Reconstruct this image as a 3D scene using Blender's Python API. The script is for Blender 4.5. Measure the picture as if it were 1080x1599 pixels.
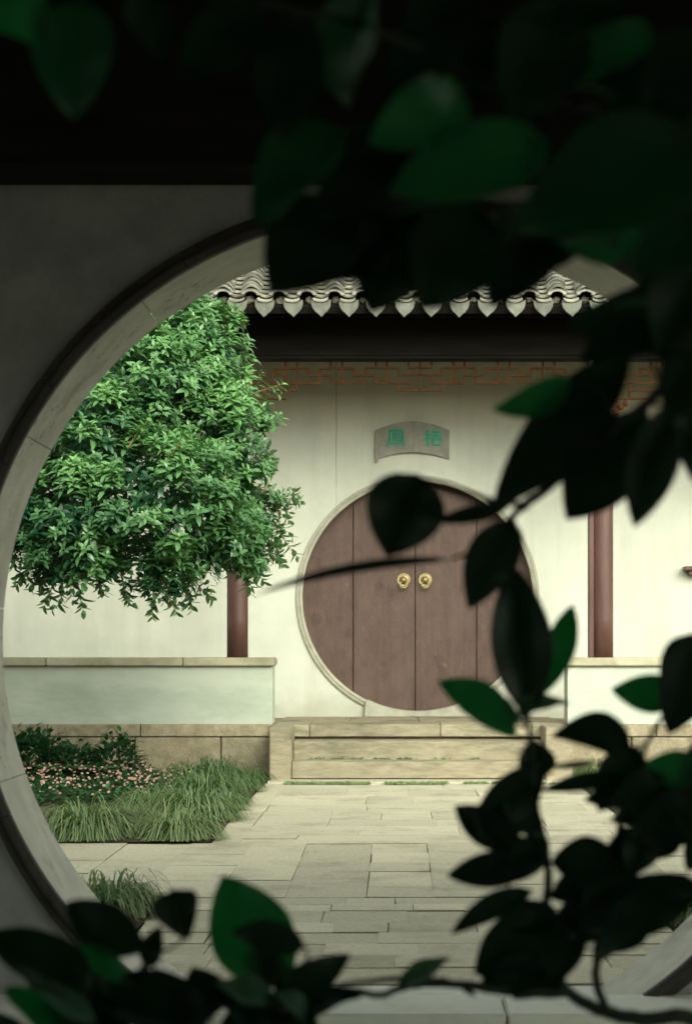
import bpy, bmesh, math, random
from mathutils import Vector, Matrix
R = math.radians
rnd = random.Random(11)
scene = bpy.context.scene
for o in list(bpy.data.objects): bpy.data.objects.remove(o)
COL = scene.collection

# ------------------------------------------------------------------ camera
F = 2868.0; VX, VY, EYE = 616.0, 1000.0, 1.05       # focal length and vanishing point in photo pixels, eye height in metres
cam_d = bpy.data.cameras.new('camera'); cam = bpy.data.objects.new('camera', cam_d); COL.objects.link(cam)
cam.location = (0, 0, EYE); cam.rotation_euler = (R(90), 0, 0)
cam_d.sensor_fit = 'VERTICAL'; cam_d.sensor_height = 36.0; cam_d.lens = F / 1599 * 36
cam_d.shift_x = (540 - VX) / 1599; cam_d.shift_y = (VY - 799.5) / 1599
cam_d.clip_start = 0.05; cam_d.clip_end = 1000
cam_d.dof.use_dof = True; cam_d.dof.focus_distance = 10.5; cam_d.dof.aperture_fstop = 5.0
scene.camera = cam
scene.render.resolution_x = 691; scene.render.resolution_y = 1024

# ------------------------------------------------------------------ sky, sun, exposure
SUN_ELEV, SUN_AZ = 31, 24      # sun behind the camera, a little to the left
w = bpy.data.worlds.new('World'); scene.world = w; w.use_nodes = True
nt = w.node_tree; bg = nt.nodes['Background']
sky = nt.nodes.new('ShaderNodeTexSky'); sky.sky_type = 'NISHITA'; sky.sun_disc = False
sky.sun_elevation = R(SUN_ELEV); sky.sun_rotation = R(180 - SUN_AZ)
sky.air_density = 1.0; sky.dust_density = 4.0; sky.ozone_density = 0.6
hs = nt.nodes.new('ShaderNodeHueSaturation'); hs.inputs['Saturation'].default_value = 0.22
mx = nt.nodes.new('ShaderNodeMixRGB'); mx.blend_type = 'MULTIPLY'; mx.inputs[0].default_value = 1.0
mx.inputs[2].default_value = (0.95, 1.0, 0.865, 1)
nt.links.new(sky.outputs[0], hs.inputs['Color']); nt.links.new(hs.outputs[0], mx.inputs[1]); nt.links.new(mx.outputs[0], bg.inputs[0])
bg.inputs[1].default_value = 0.15
sd = bpy.data.lights.new('sun', 'SUN'); sd.energy = 0.5; sd.angle = R(35); sd.color = (1.0, 0.97, 0.86)
sun = bpy.data.objects.new('sun', sd); COL.objects.link(sun)
sun.rotation_euler = (R(90 - SUN_ELEV), 0, R(-SUN_AZ))
scene.view_settings.view_transform = 'Standard'; scene.view_settings.look = 'None'
scene.view_settings.gamma = 1.0; scene.view_settings.use_curve_mapping = False
scene.view_settings.exposure = 1.45
scene.render.engine = 'CYCLES'
scene.cycles.max_bounces = 10; scene.cycles.diffuse_bounces = 6; scene.cycles.transmission_bounces = 6

# ------------------------------------------------------------------ helpers
def P(px, py, Z):
    """point at depth Z seen at a photo pixel (used to measure the place)"""
    return Vector(((px - VX) * Z / F, Z, EYE - (py - VY) * Z / F))
def tag(o, label=None, cat=None, group=None, kind=None):
    if label: o['label'] = label
    if cat: o['category'] = cat
    if group: o['group'] = group
    if kind: o['kind'] = kind
    return o
def empty(name, loc=(0, 0, 0)):
    o = bpy.data.objects.new(name, None); o.location = loc; o.empty_display_size = 0.1; COL.objects.link(o); return o
def link(name, me, m=None, parent=None, loc=None, smooth=False):
    if m is not None and not me.materials: me.materials.append(m)
    if smooth:
        for p in me.polygons: p.use_smooth = True
    o = bpy.data.objects.new(name, me); COL.objects.link(o)
    if loc is not None: o.location = loc
    if parent is not None:
        o.parent = parent
    return o
def from_bm(bm, name='mesh'):
    bmesh.ops.recalc_face_normals(bm, faces=bm.faces)
    me = bpy.data.meshes.new(name); bm.to_mesh(me); bm.free(); return me
def pydata(v, f, name='mesh'):
    me = bpy.data.meshes.new(name); me.from_pydata(v, [], f); me.update(); return me
def box_bm(x0, x1, y0, y1, z0, z1, bev=0.0, bm=None, seg=1):
    own = bm is None
    if own: bm = bmesh.new()
    vs = [bm.verts.new((x, y, z)) for x in (x0, x1) for y in (y0, y1) for z in (z0, z1)]
    fs = [(0,1,3,2),(4,6,7,5),(0,4,5,1),(2,3,7,6),(0,2,6,4),(1,5,7,3)]
    fc = [bm.faces.new([vs[i] for i in f]) for f in fs]
    if bev > 0:
        es = list({e for f in fc for e in f.edges})
        bmesh.ops.bevel(bm, geom=es, offset=bev, segments=seg, affect='EDGES')
    return bm
def box(name, b, m, parent=None, bev=0.0, seg=1):
    cx, cy, cz = (b[0]+b[1])/2, (b[2]+b[3])/2, b[4]
    bm = box_bm(b[0]-cx, b[1]-cx, b[2]-cy, b[3]-cy, 0, b[5]-b[4], bev, seg=seg)
    pl = parent_loc(parent)
    return link(name, from_bm(bm, name), m, parent, (cx-pl[0], cy-pl[1], cz-pl[2]))
def parent_loc(p):
    v = Vector((0, 0, 0))
    while p is not None: v += Vector(p.location); p = p.parent
    return v
def extrude_poly(pts, y0, y1, bev=0.0):
    """polygon in x,z pushed from y0 to y1"""
    bm = bmesh.new()
    a = [bm.verts.new((x, y0, z)) for x, z in pts]; b = [bm.verts.new((x, y1, z)) for x, z in pts]
    f0 = bm.faces.new(a); bm.faces.new(b[::-1]); n = len(pts)
    for i in range(n): bm.faces.new((a[i], b[i], b[(i+1) % n], a[(i+1) % n]))
    if bev: bmesh.ops.bevel(bm, geom=list(f0.edges), offset=bev, segments=1, affect='EDGES')
    return bm
def tube_mesh(pts, rads, n=8, name='tube', cap=True, bm=None):
    own = bm is None
    if own: bm = bmesh.new()
    rings = []
    up = Vector((0.31, 0.2, 0.93))
    for i, p in enumerate(pts):
        p = Vector(p)
        d = (Vector(pts[min(i+1, len(pts)-1)]) - Vector(pts[max(i-1, 0)])).normalized()
        s = d.cross(up)
        if s.length < 1e-3: s = d.cross(Vector((1, 0, 0)))
        s.normalize(); t = s.cross(d)
        rings.append([bm.verts.new(p + (s*math.cos(a) + t*math.sin(a)) * rads[i]) for a in [2*math.pi*k/n for k in range(n)]])
    for i in range(len(rings)-1):
        for k in range(n):
            bm.faces.new((rings[i][k], rings[i][(k+1) % n], rings[i+1][(k+1) % n], rings[i+1][k]))
    if cap:
        bm.faces.new(rings[0][::-1]); bm.faces.new(rings[-1])
    if own: return from_bm(bm, name)
def lathe_y(prof, n=24, name='lathe'):
    """profile of (radius, y) turned about the y axis"""
    bm = bmesh.new(); rings = []
    for r, y in prof:
        rings.append([bm.verts.new((max(r, 1e-4)*math.cos(2*math.pi*k/n), y, max(r, 1e-4)*math.sin(2*math.pi*k/n))) for k in range(n)])
    for i in range(len(rings)-1):
        for k in range(n): bm.faces.new((rings[i][k], rings[i][(k+1) % n], rings[i+1][(k+1) % n], rings[i+1][k]))
    bm.faces.new(rings[0]); bm.faces.new(rings[-1][::-1])
    return from_bm(bm, name)
def arc_block(r0, r1, y0, y1, a0, a1, n=8, bev=0.0):
    """curved block between two radii, x,z plane, angles in radians from +x towards +z"""
    bm = bmesh.new(); rows = []
    for i in range(n+1):
        a = a0 + (a1-a0)*i/n; c, s = math.cos(a), math.sin(a)
        rows.append([bm.verts.new((r*c, y, r*s)) for r, y in ((r0, y0), (r0, y1), (r1, y1), (r1, y0))])
    for i in range(n):
        for k in range(4):
            bm.faces.new((rows[i][k], rows[i][(k+1) % 4], rows[i+1][(k+1) % 4], rows[i+1][k]))
    bm.faces.new(rows[0]); bm.faces.new(rows[-1][::-1])
    return bm
def holed_wall(x0, x1, z0, z1, y0, y1, cx, cz, r, n=96):
    bm = bmesh.new()
    cor = [math.atan2(z-cz, x-cx) % (2*math.pi) for x in (x0, x1) for z in (z0, z1)]
    angs = sorted(set([2*math.pi*k/n for k in range(n)] + cor))
    def edge(a):
        c, s = math.cos(a), math.sin(a); t = 1e9
        if c > 1e-9: t = min(t, (x1-cx)/c)
        if c < -1e-9: t = min(t, (x0-cx)/c)
        if s > 1e-9: t = min(t, (z1-cz)/s)
        if s < -1e-9: t = min(t, (z0-cz)/s)
        return cx+c*t, cz+s*t
    L = []
    for a in angs:
        ex, ez = edge(a); ix, iz = cx+r*math.cos(a), cz+r*math.sin(a)
        L.append([bm.verts.new(q) for q in ((ix, y0, iz), (ex, y0, ez), (ex, y1, ez), (ix, y1, iz))])
    m = len(L)
    for i in range(m):
        A, B = L[i], L[(i+1) % m]
        for k in range(4): bm.faces.new((A[k], B[k], B[(k+1) % 4], A[(k+1) % 4]))
    return from_bm(bm, 'wall')

# ------------------------------------------------------------------ materials
def mat(name, c1, c2, scale=6.0, rough=0.85, bump=0.15, bscale=60.0, spec=0.3, stretch=(1,1,1), c3=None, s3=2.0, t3=(0.52, 0.7), detail=6, obj_var=0.0, dist=0.01):
    m = bpy.data.materials.new(name); m.use_nodes = True; N = m.node_tree.nodes; Lk = m.node_tree.links
    b = N['Principled BSDF']; b.inputs['Roughness'].default_value = rough
    b.inputs['Specular IOR Level'].default_value = spec
    geo = N.new('ShaderNodeNewGeometry'); mp = N.new('ShaderNodeMapping'); mp.inputs['Scale'].default_value = stretch
    Lk.new(geo.outputs['Position'], mp.inputs['Vector'])
    n1 = N.new('ShaderNodeTexNoise'); n1.inputs['Scale'].default_value = scale; n1.inputs['Detail'].default_value = detail; n1.inputs['Roughness'].default_value = 0.62
    Lk.new(mp.outputs[0], n1.inputs['Vector'])
    r1 = N.new('ShaderNodeValToRGB'); r1.color_ramp.elements[0].position = 0.33; r1.color_ramp.elements[1].position = 0.68
    r1.color_ramp.elements[0].color = (*c1, 1); r1.color_ramp.elements[1].color = (*c2, 1)
    Lk.new(n1.outputs[0], r1.inputs[0]); out = r1.outputs[0]
    if c3:
        n3 = N.new('ShaderNodeTexNoise'); n3.inputs['Scale'].default_value = s3; n3.inputs['Detail'].default_value = 8; n3.inputs['Roughness'].default_value = 0.7
        Lk.new(mp.outputs[0], n3.inputs['Vector'])
        r3 = N.new('ShaderNodeValToRGB'); r3.color_ramp.elements[0].position = t3[0]; r3.color_ramp.elements[1].position = t3[1]
        Lk.new(n3.outputs[0], r3.inputs[0])
        x = N.new('ShaderNodeMixRGB'); x.inputs[2].default_value = (*c3, 1)
        Lk.new(r3.outputs[0], x.inputs[0]); Lk.new(out, x.inputs[1]); out = x.outputs[0]
    if obj_var:
        oi = N.new('ShaderNodeObjectInfo'); mr = N.new('ShaderNodeMapRange')
        mr.inputs['To Min'].default_value = 1-obj_var; mr.inputs['To Max'].default_value = 1+obj_var
        Lk.new(oi.outputs['Random'], mr.inputs[0])
        h = N.new('ShaderNodeHueSaturation'); Lk.new(mr.outputs[0], h.inputs['Value']); Lk.new(out, h.inputs['Color']); out = h.outputs[0]
    Lk.new(out, b.inputs['Base Color'])
    if bump:
        n2 = N.new('ShaderNodeTexNoise'); n2.inputs['Scale'].default_value = bscale; n2.inputs['Detail'].default_value = 5
        Lk.new(mp.outputs[0], n2.inputs['Vector'])
        bp = N.new('ShaderNodeBump'); bp.inputs['Strength'].default_value = bump; bp.inputs['Distance'].default_value = dist
        Lk.new(n2.outputs[0], bp.inputs['Height']); Lk.new(bp.outputs[0], b.inputs['Normal'])
    m['out'] = ''
    return m
def leaf_mat(name, ca, cb, rough=0.35, trans=0.3, tcol=(0.10, 0.30, 0.03), attr=False, spec=0.5):
    m = bpy.data.materials.new(name); m.use_nodes = True; N = m.node_tree.nodes; Lk = m.node_tree.links
    b = N['Principled BSDF']; b.inputs['Roughness'].default_value = rough; b.inputs['Specular IOR Level'].default_value = spec
    if attr:
        src = N.new('ShaderNodeAttribute'); src.attribute_name = 'tint'; fac = src.outputs['Fac']
    else:
        src = N.new('ShaderNodeObjectInfo'); fac = src.outputs['Random']
    mixc = N.new('ShaderNodeMixRGB'); mixc.inputs[1].default_value = (*ca, 1); mixc.inputs[2].default_value = (*cb, 1)
    Lk.new(fac, mixc.inputs[0]); out = mixc.outputs[0]
    if not attr:
        geo = N.new('ShaderNodeTexCoord'); n1 = N.new('ShaderNodeTexNoise'); n1.inputs['Scale'].default_value = 60; n1.inputs['Detail'].default_value = 4
        Lk.new(geo.outputs['Object'], n1.inputs['Vector'])
        mr = N.new('ShaderNodeMapRange'); mr.inputs['To Min'].default_value = 0.75; mr.inputs['To Max'].default_value = 1.25; Lk.new(n1.outputs[0], mr.inputs[0])
        h = N.new('ShaderNodeHueSaturation'); Lk.new(mr.outputs[0], h.inputs['Value']); Lk.new(out, h.inputs['Color']); out = h.outputs[0]
    Lk.new(out, b.inputs['Base Color'])
    t = N.new('ShaderNodeBsdfTranslucent'); t.inputs[0].default_value = (*tcol, 1)
    ms = N.new('ShaderNodeMixShader'); ms.inputs[0].default_value = trans
    Lk.new(b.outputs[0], ms.inputs[1]); Lk.new(t.outputs[0], ms.inputs[2]); Lk.new(ms.outputs[0], N['Material Output'].inputs[0])
    return m
M = {}
M['plaster'] = mat('white_plaster', (0.45, 0.46, 0.395), (0.54, 0.545, 0.47), 1.6, 0.9, 0.06, 40, 0.2, c3=(0.39, 0.41, 0.345), s3=0.9, t3=(0.5, 0.85))
M['plaster_green'] = mat('algae_tinted_plaster', (0.40, 0.435, 0.365), (0.50, 0.52, 0.44), 1.4, 0.9, 0.06, 40, 0.2, stretch=(0.6, 1, 1.6), c3=(0.29, 0.35, 0.28), s3=1.6, t3=(0.45, 0.72))
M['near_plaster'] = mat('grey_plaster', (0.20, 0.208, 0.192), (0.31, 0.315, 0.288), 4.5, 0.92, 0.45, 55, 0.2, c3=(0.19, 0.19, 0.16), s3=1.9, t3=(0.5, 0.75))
M['ring'] = mat('dressed_grey_stone', (0.36, 0.35, 0.30), (0.50, 0.485, 0.42), 7, 0.85, 0.3, 90, 0.25, c3=(0.22, 0.21, 0.17), s3=4, t3=(0.56, 0.75), obj_var=0.06)
M['dark_brick'] = mat('dark_fired_brick', (0.022, 0.020, 0.018), (0.045, 0.040, 0.036), 9, 0.8, 0.3, 80, 0.3, obj_var=0.1)
M['paving'] = mat('buff_paving_stone', (0.40, 0.37, 0.272), (0.53, 0.49, 0.37), 45, 0.9, 0.6, 120, 0.2, c3=(0.30, 0.28, 0.20), s3=2.6, t3=(0.5, 0.72), detail=10, obj_var=0.13)
M['step'] = mat('warm_step_stone', (0.23, 0.20, 0.138), (0.35, 0.31, 0.22), 14, 0.9, 0.35, 70, 0.2, stretch=(0.5, 1, 2), c3=(0.145, 0.14, 0.095), s3=2.6, t3=(0.5, 0.66), obj_var=0.07)
M['plinth'] = mat('brown_plinth_stone', (0.21, 0.18, 0.12), (0.35, 0.30, 0.205), 11, 0.9, 0.7, 60, 0.2, c3=(0.13, 0.12, 0.078), s3=3.2, t3=(0.48, 0.68), obj_var=0.08)
M['cap'] = mat('worn_cap_stone', (0.27, 0.25, 0.17), (0.42, 0.39, 0.28), 3, 0.9, 0.3, 60, 0.2, c3=(0.18, 0.17, 0.11), s3=1.8, t3=(0.5, 0.7), obj_var=0.1)
M['joint'] = mat('dark_joint_earth', (0.075, 0.07, 0.042), (0.14, 0.13, 0.08), 8, 0.95, 0.3, 60, 0.1, c3=(0.07, 0.12, 0.03), s3=3, t3=(0.55, 0.7))
M['soil'] = mat('garden_soil', (0.035, 0.028, 0.018), (0.075, 0.06, 0.04), 9, 0.95, 0.6, 60, 0.1)
M['ground'] = mat('earth', (0.10, 0.09, 0.06), (0.16, 0.15, 0.10), 1, 0.95, 0.3, 20, 0.1)
M['door'] = mat('old_brown_door_paint', (0.066, 0.039, 0.030), (0.092, 0.056, 0.044), 9, 0.6, 0.3, 60, 0.35, stretch=(1.6, 1, 0.8), c3=(0.060, 0.032, 0.024), s3=2.3, t3=(0.54, 0.74), obj_var=0.06)
M['column'] = mat('red_brown_lacquer', (0.060, 0.026, 0.020), (0.10, 0.048, 0.038), 5, 0.45, 0.1, 50, 0.45, stretch=(3, 3, 0.4))
M['lattice'] = mat('lattice_red_brown', (0.042, 0.016, 0.006), (0.070, 0.027, 0.010), 8, 0.85, 0.0, 50, 0.08)
M['dark_wood'] = mat('blackened_timber', (0.008, 0.007, 0.006), (0.015, 0.013, 0.0105), 5, 0.85, 0.1, 40, 0.08, stretch=(0.4, 3, 3))
M['tile'] = mat('weathered_clay_tile', (0.10, 0.10, 0.085), (0.24, 0.235, 0.195), 12, 0.85, 0.3, 90, 0.25, c3=(0.34, 0.33, 0.265), s3=9, t3=(0.54, 0.68), obj_var=0.3)
M['channel'] = mat('pale_channel_tile', (0.22, 0.215, 0.175), (0.40, 0.39, 0.32), 14, 0.85, 0.3, 90, 0.25, c3=(0.13, 0.13, 0.10), s3=8, t3=(0.54, 0.68), obj_var=0.2)
M['tile_end'] = mat('pale_drip_tile', (0.075, 0.08, 0.065), (0.145, 0.147, 0.12), 12, 0.85, 0.3, 90, 0.25, c3=(0.13, 0.14, 0.11), s3=9, t3=(0.52, 0.68), obj_var=0.12)
M['mortar'] = mat('lime_mortar', (0.17, 0.155, 0.11), (0.28, 0.26, 0.20), 14, 0.95, 0.5, 50, 0.1)
M['surround'] = mat('grey_door_surround', (0.27, 0.265, 0.21), (0.38, 0.37, 0.30), 8, 0.85, 0.2, 60, 0.25)
M['plaque'] = mat('grey_slate_plaque', (0.20, 0.195, 0.165), (0.29, 0.28, 0.235), 9, 0.8, 0.2, 60, 0.3)
M['glyph'] = mat('green_inlay', (0.015, 0.21, 0.13), (0.03, 0.30, 0.19), 12, 0.6, 0.0, 60, 0.3)
M['brass'] = mat('brass', (0.26, 0.205, 0.10), (0.40, 0.32, 0.16), 30, 0.5, 0.05, 60, 0.5); M['brass'].node_tree.nodes['Principled BSDF'].inputs['Metallic'].default_value = 0.75
M['threshold'] = mat('smooth_threshold_stone', (0.47, 0.48, 0.42), (0.60, 0.60, 0.53), 4, 0.8, 0.2, 60, 0.3, c3=(0.30, 0.31, 0.26), s3=2, t3=(0.5, 0.7), obj_var=0.05)
M['bark'] = mat('brown_bark', (0.05, 0.035, 0.022), (0.10, 0.075, 0.05), 12, 0.9, 0.6, 60, 0.2, stretch=(1, 1, 0.3))
M['twig'] = mat('reddish_twig', (0.20, 0.10, 0.05), (0.30, 0.17, 0.08), 12, 0.8, 0.0, 60, 0.2)
M['dark_twig'] = mat('dark_green_stem', (0.012, 0.02, 0.012), (0.025, 0.035, 0.02), 12, 0.7, 0.0, 60, 0.3)
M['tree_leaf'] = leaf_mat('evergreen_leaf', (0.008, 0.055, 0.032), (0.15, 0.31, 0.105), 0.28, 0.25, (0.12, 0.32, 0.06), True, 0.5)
M['grass'] = leaf_mat('lily_turf_blade', (0.018, 0.070, 0.026), (0.36, 0.43, 0.20), 0.5, 0.25, (0.16, 0.30, 0.06), True, 0.4)
M['fern'] = leaf_mat('fern_leaf', (0.008, 0.040, 0.018), (0.045, 0.13, 0.04), 0.5, 0.2, (0.06, 0.2, 0.04), True, 0.3)
M['flower'] = leaf_mat('pink_petal', (0.31, 0.16, 0.13), (0.46, 0.31, 0.26), 0.7, 0.2, (0.6, 0.3, 0.25), True, 0.2)
M['shaded_leaf'] = leaf_mat('glossy_dark_leaf', (0.004, 0.015, 0.008), (0.008, 0.028, 0.013), 0.42, 0.05, (0.01, 0.08, 0.015), False, 0.22)  # same leaf coloured dark, for leaves out of the light
M['lit_leaf'] = leaf_mat('glossy_green_leaf', (0.008, 0.070, 0.022), (0.014, 0.10, 0.032), 0.38, 0.40, (0.01, 0.26, 0.05), False, 0.4)  # same leaf coloured brighter, for leaves the light catches
M['pale_sheen_leaf'] = leaf_mat('pale_leaf_and_sheen', (0.05, 0.13, 0.07), (0.10, 0.19, 0.12), 0.4, 0.3, (0.06, 0.22, 0.08), False, 0.4)  # pale leaves, and slivers whose colour stands for sheen and lit edges
M['half_lit_leaf'] = leaf_mat('deep_green_leaf', (0.005, 0.034, 0.014), (0.008, 0.050, 0.020), 0.40, 0.22, (0.01, 0.15, 0.03), False, 0.3)  # same leaf in a tone between the lit and shaded ones
M['ceiling'] = mat('smoke_dark_boards', (0.02, 0.017, 0.013), (0.035, 0.03, 0.022), 5, 0.8, 0.1, 40, 0.2, stretch=(0.3, 3, 3))

# far wall gets a band of mildew under the eave, a hairline crack and damp streaks: wear that belongs to the wall
def stain_wall(m):
    N = m.node_tree.nodes; Lk = m.node_tree.links; b = N['Principled BSDF']
    src = b.inputs['Base Color'].links[0].from_socket
    geo = N.new('ShaderNodeNewGeometry'); sep = N.new('ShaderNodeSeparateXYZ'); Lk.new(geo.outputs['Position'], sep.inputs[0])
    nz = N.new('ShaderNodeTexNoise'); nz.inputs['Scale'].default_value = 3.2; nz.inputs['Detail'].default_value = 7; Lk.new(geo.outputs['Position'], nz.inputs['Vector'])
    mp = N.new('ShaderNodeMapping'); mp.inputs['Scale'].default_value = (1.0, 1, 2.8); Lk.new(geo.outputs['Position'], mp.inputs[0]); Lk.new(mp.outputs[0], nz.inputs['Vector'])
    ad = N.new('ShaderNodeMath'); ad.operation = 'MULTIPLY_ADD'; ad.inputs[1].default_value = 0.55; Lk.new(nz.outputs[0], ad.inputs[0]); Lk.new(sep.outputs[2], ad.inputs[2])
    mr = N.new('ShaderNodeMapRange'); mr.inputs['From Min'].default_value = 3.02; mr.inputs['From Max'].default_value = 3.32; Lk.new(ad.outputs[0], mr.inputs[0])
    mm = N.new('ShaderNodeMath'); mm.operation = 'MULTIPLY'; mm.inputs[1].default_value = 0.5; Lk.new(mr.outputs[0], mm.inputs[0])
    x = N.new('ShaderNodeMixRGB'); x.inputs[2].default_value = (0.48, 0.43, 0.27, 1); Lk.new(mm.outputs[0], x.inputs[0]); Lk.new(src, x.inputs[1])
    ms = N.new('ShaderNodeMapping'); ms.inputs['Scale'].default_value = (7, 1, .55); Lk.new(geo.outputs['Position'], ms.inputs[0])
    ns = N.new('ShaderNodeTexNoise'); ns.inputs['Scale'].default_value = 1.0; ns.inputs['Detail'].default_value = 6; Lk.new(ms.outputs[0], ns.inputs['Vector'])
    rs = N.new('ShaderNodeMapRange'); rs.inputs['From Min'].default_value = .5; rs.inputs['From Max'].default_value = .75; rs.inputs['To Max'].default_value = .35; Lk.new(ns.outputs[0], rs.inputs[0])
    xs_ = N.new('ShaderNodeMixRGB'); xs_.inputs[2].default_value = (0.33, 0.335, 0.26, 1); Lk.new(rs.outputs[0], xs_.inputs[0]); Lk.new(x.outputs[0], xs_.inputs[1])
    nd = N.new('ShaderNodeTexNoise'); nd.inputs['Scale'].default_value = 5; nd.inputs['Detail'].default_value = 8; Lk.new(geo.outputs['Position'], nd.inputs['Vector'])
    zd = N.new('ShaderNodeMath'); zd.operation = 'MULTIPLY_ADD'; zd.inputs[1].default_value = -.45; Lk.new(nd.outputs[0], zd.inputs[0]); Lk.new(sep.outputs[2], zd.inputs[2])
    rd = N.new('ShaderNodeMapRange'); rd.inputs['From Min'].default_value = .42; rd.inputs['From Max'].default_value = .20; rd.inputs['To Max'].default_value = .55; Lk.new(zd.outputs[0], rd.inputs[0])
    xd = N.new('ShaderNodeMixRGB'); xd.inputs[2].default_value = (0.30, 0.30, 0.23, 1); Lk.new(rd.outputs[0], xd.inputs[0]); Lk.new(xs_.outputs[0], xd.inputs[1]); x = xd
    # hairline crack
    nc = N.new('ShaderNodeTexNoise'); nc.inputs['Scale'].default_value = 2.5; Lk.new(sep.outputs[2], nc.inputs['Vector'])
    cx = N.new('ShaderNodeMath'); cx.operation = 'MULTIPLY_ADD'; cx.inputs[1].default_value = 0.02; Lk.new(nc.outputs[0], cx.inputs[0]); Lk.new(sep.outputs[0], cx.inputs[2])
    cd = N.new('ShaderNodeMath'); cd.operation = 'COMPARE'; cd.inputs[1].default_value = -0.485; cd.inputs[2].default_value = 0.005; Lk.new(cx.outputs[0], cd.inputs[0])
    gt = N.new('ShaderNodeMapRange'); gt.inputs['From Min'].default_value = 1.9; gt.inputs['From Max'].default_value = 2.7; gt.inputs['To Max'].default_value = 0.5; Lk.new(sep.outputs[2], gt.inputs[0])
    cm = N.new('ShaderNodeMath'); cm.operation = 'MULTIPLY'; Lk.new(cd.outputs[0], cm.inputs[0]); Lk.new(gt.outputs[0], cm.inputs[1])
    y = N.new('ShaderNodeMixRGB'); y.inputs[2].default_value = (0.16, 0.14, 0.09, 1); Lk.new(cm.outputs[0], y.inputs[0]); Lk.new(x.outputs[0], y.inputs[1])
    Lk.new(y.outputs[0], b.inputs['Base Color'])
stain_wall(M['plaster'])
M['plain_plaster'] = mat('plain_white_plaster', (0.60, 0.61, 0.50), (0.70, 0.70, 0.58), 1.6, 0.9, 0.06, 40, 0.2)
# cracks in the dressed stone of the near gate
def crack_ring(m, amount=0.8):
    N = m.node_tree.nodes; Lk = m.node_tree.links; b = N['Principled BSDF']
    src = b.inputs['Base Color'].links[0].from_socket
    geo = N.new('ShaderNodeNewGeometry'); mp = N.new('ShaderNodeMapping'); mp.inputs['Scale'].default_value = (1, 1.6, 1); Lk.new(geo.outputs['Position'], mp.inputs[0])
    nz = N.new('ShaderNodeTexNoise'); nz.inputs['Scale'].default_value = 9; nz.inputs['Detail'].default_value = 5; Lk.new(mp.outputs[0], nz.inputs['Vector'])
    a = N.new('ShaderNodeMath'); a.operation = 'COMPARE'; a.inputs[1].default_value = 0.5; a.inputs[2].default_value = 0.006; Lk.new(nz.outputs[0], a.inputs[0])
    n2 = N.new('ShaderNodeTexNoise'); n2.inputs['Scale'].default_value = 3.1; Lk.new(geo.outputs['Position'], n2.inputs['Vector'])
    g = N.new('ShaderNodeMath'); g.operation = 'GREATER_THAN'; g.inputs[1].default_value = 0.60; Lk.new(n2.outputs[0], g.inputs[0])
    mm = N.new('ShaderNodeMath'); mm.operation = 'MULTIPLY'; Lk.new(a.outputs[0], mm.inputs[0]); Lk.new(g.outputs[0], mm.inputs[1])
    m2 = N.new('ShaderNodeMath'); m2.operation = 'MULTIPLY'; m2.inputs[1].default_value = amount; Lk.new(mm.outputs[0], m2.inputs[0])
    x = N.new('ShaderNodeMixRGB'); x.inputs[2].default_value = (0.05, 0.045, 0.035, 1); Lk.new(m2.outputs[0], x.inputs[0]); Lk.new(src, x.inputs[1])
    Lk.new(x.outputs[0], b.inputs['Base Color'])
crack_ring(M['ring'])
def worn_door(m):
    N = m.node_tree.nodes; Lk = m.node_tree.links; b = N['Principled BSDF']
    src = b.inputs['Base Color'].links[0].from_socket
    geo = N.new('ShaderNodeNewGeometry')
    for sc, st, lo, hi, col, amt in ((1.0, (30, 1, 1.1), .48, .70, (0.045, 0.026, 0.019), .35), (4.5, (1, 1, 1), .60, .72, (0.040, 0.022, 0.016), .65), (11, (1, 1, .6), .68, .76, (0.22, 0.165, 0.13), .6), (2.2, (1, 1, 1), .5, .75, (0.115, 0.075, 0.058), .5)):
        mp = N.new('ShaderNodeMapping'); mp.inputs['Scale'].default_value = st; Lk.new(geo.outputs['Position'], mp.inputs[0])
        nz = N.new('ShaderNodeTexNoise'); nz.inputs['Scale'].default_value = sc; nz.inputs['Detail'].default_value = 6; Lk.new(mp.outputs[0], nz.inputs['Vector'])
        mr = N.new('ShaderNodeMapRange'); mr.inputs['From Min'].default_value = lo; mr.inputs['From Max'].default_value = hi; mr.inputs['To Max'].default_value = amt; Lk.new(nz.outputs[0], mr.inputs[0])
        x = N.new('ShaderNodeMixRGB'); x.inputs[2].default_value = (*col, 1); Lk.new(mr.outputs[0], x.inputs[0]); Lk.new(src, x.inputs[1]); src = x.outputs[0]
    Lk.new(src, b.inputs['Base Color'])
worn_door(M['door'])

# ------------------------------------------------------------------ the ground
bm = bmesh.new(); bmesh.ops.create_grid(bm, x_segments=1, y_segments=1, size=300)
tag(link('ground', from_bm(bm), M['ground'], None, (0, 100, -0.12)), 'bare earth beneath the courtyard and beyond', 'ground', kind='structure')

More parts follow.
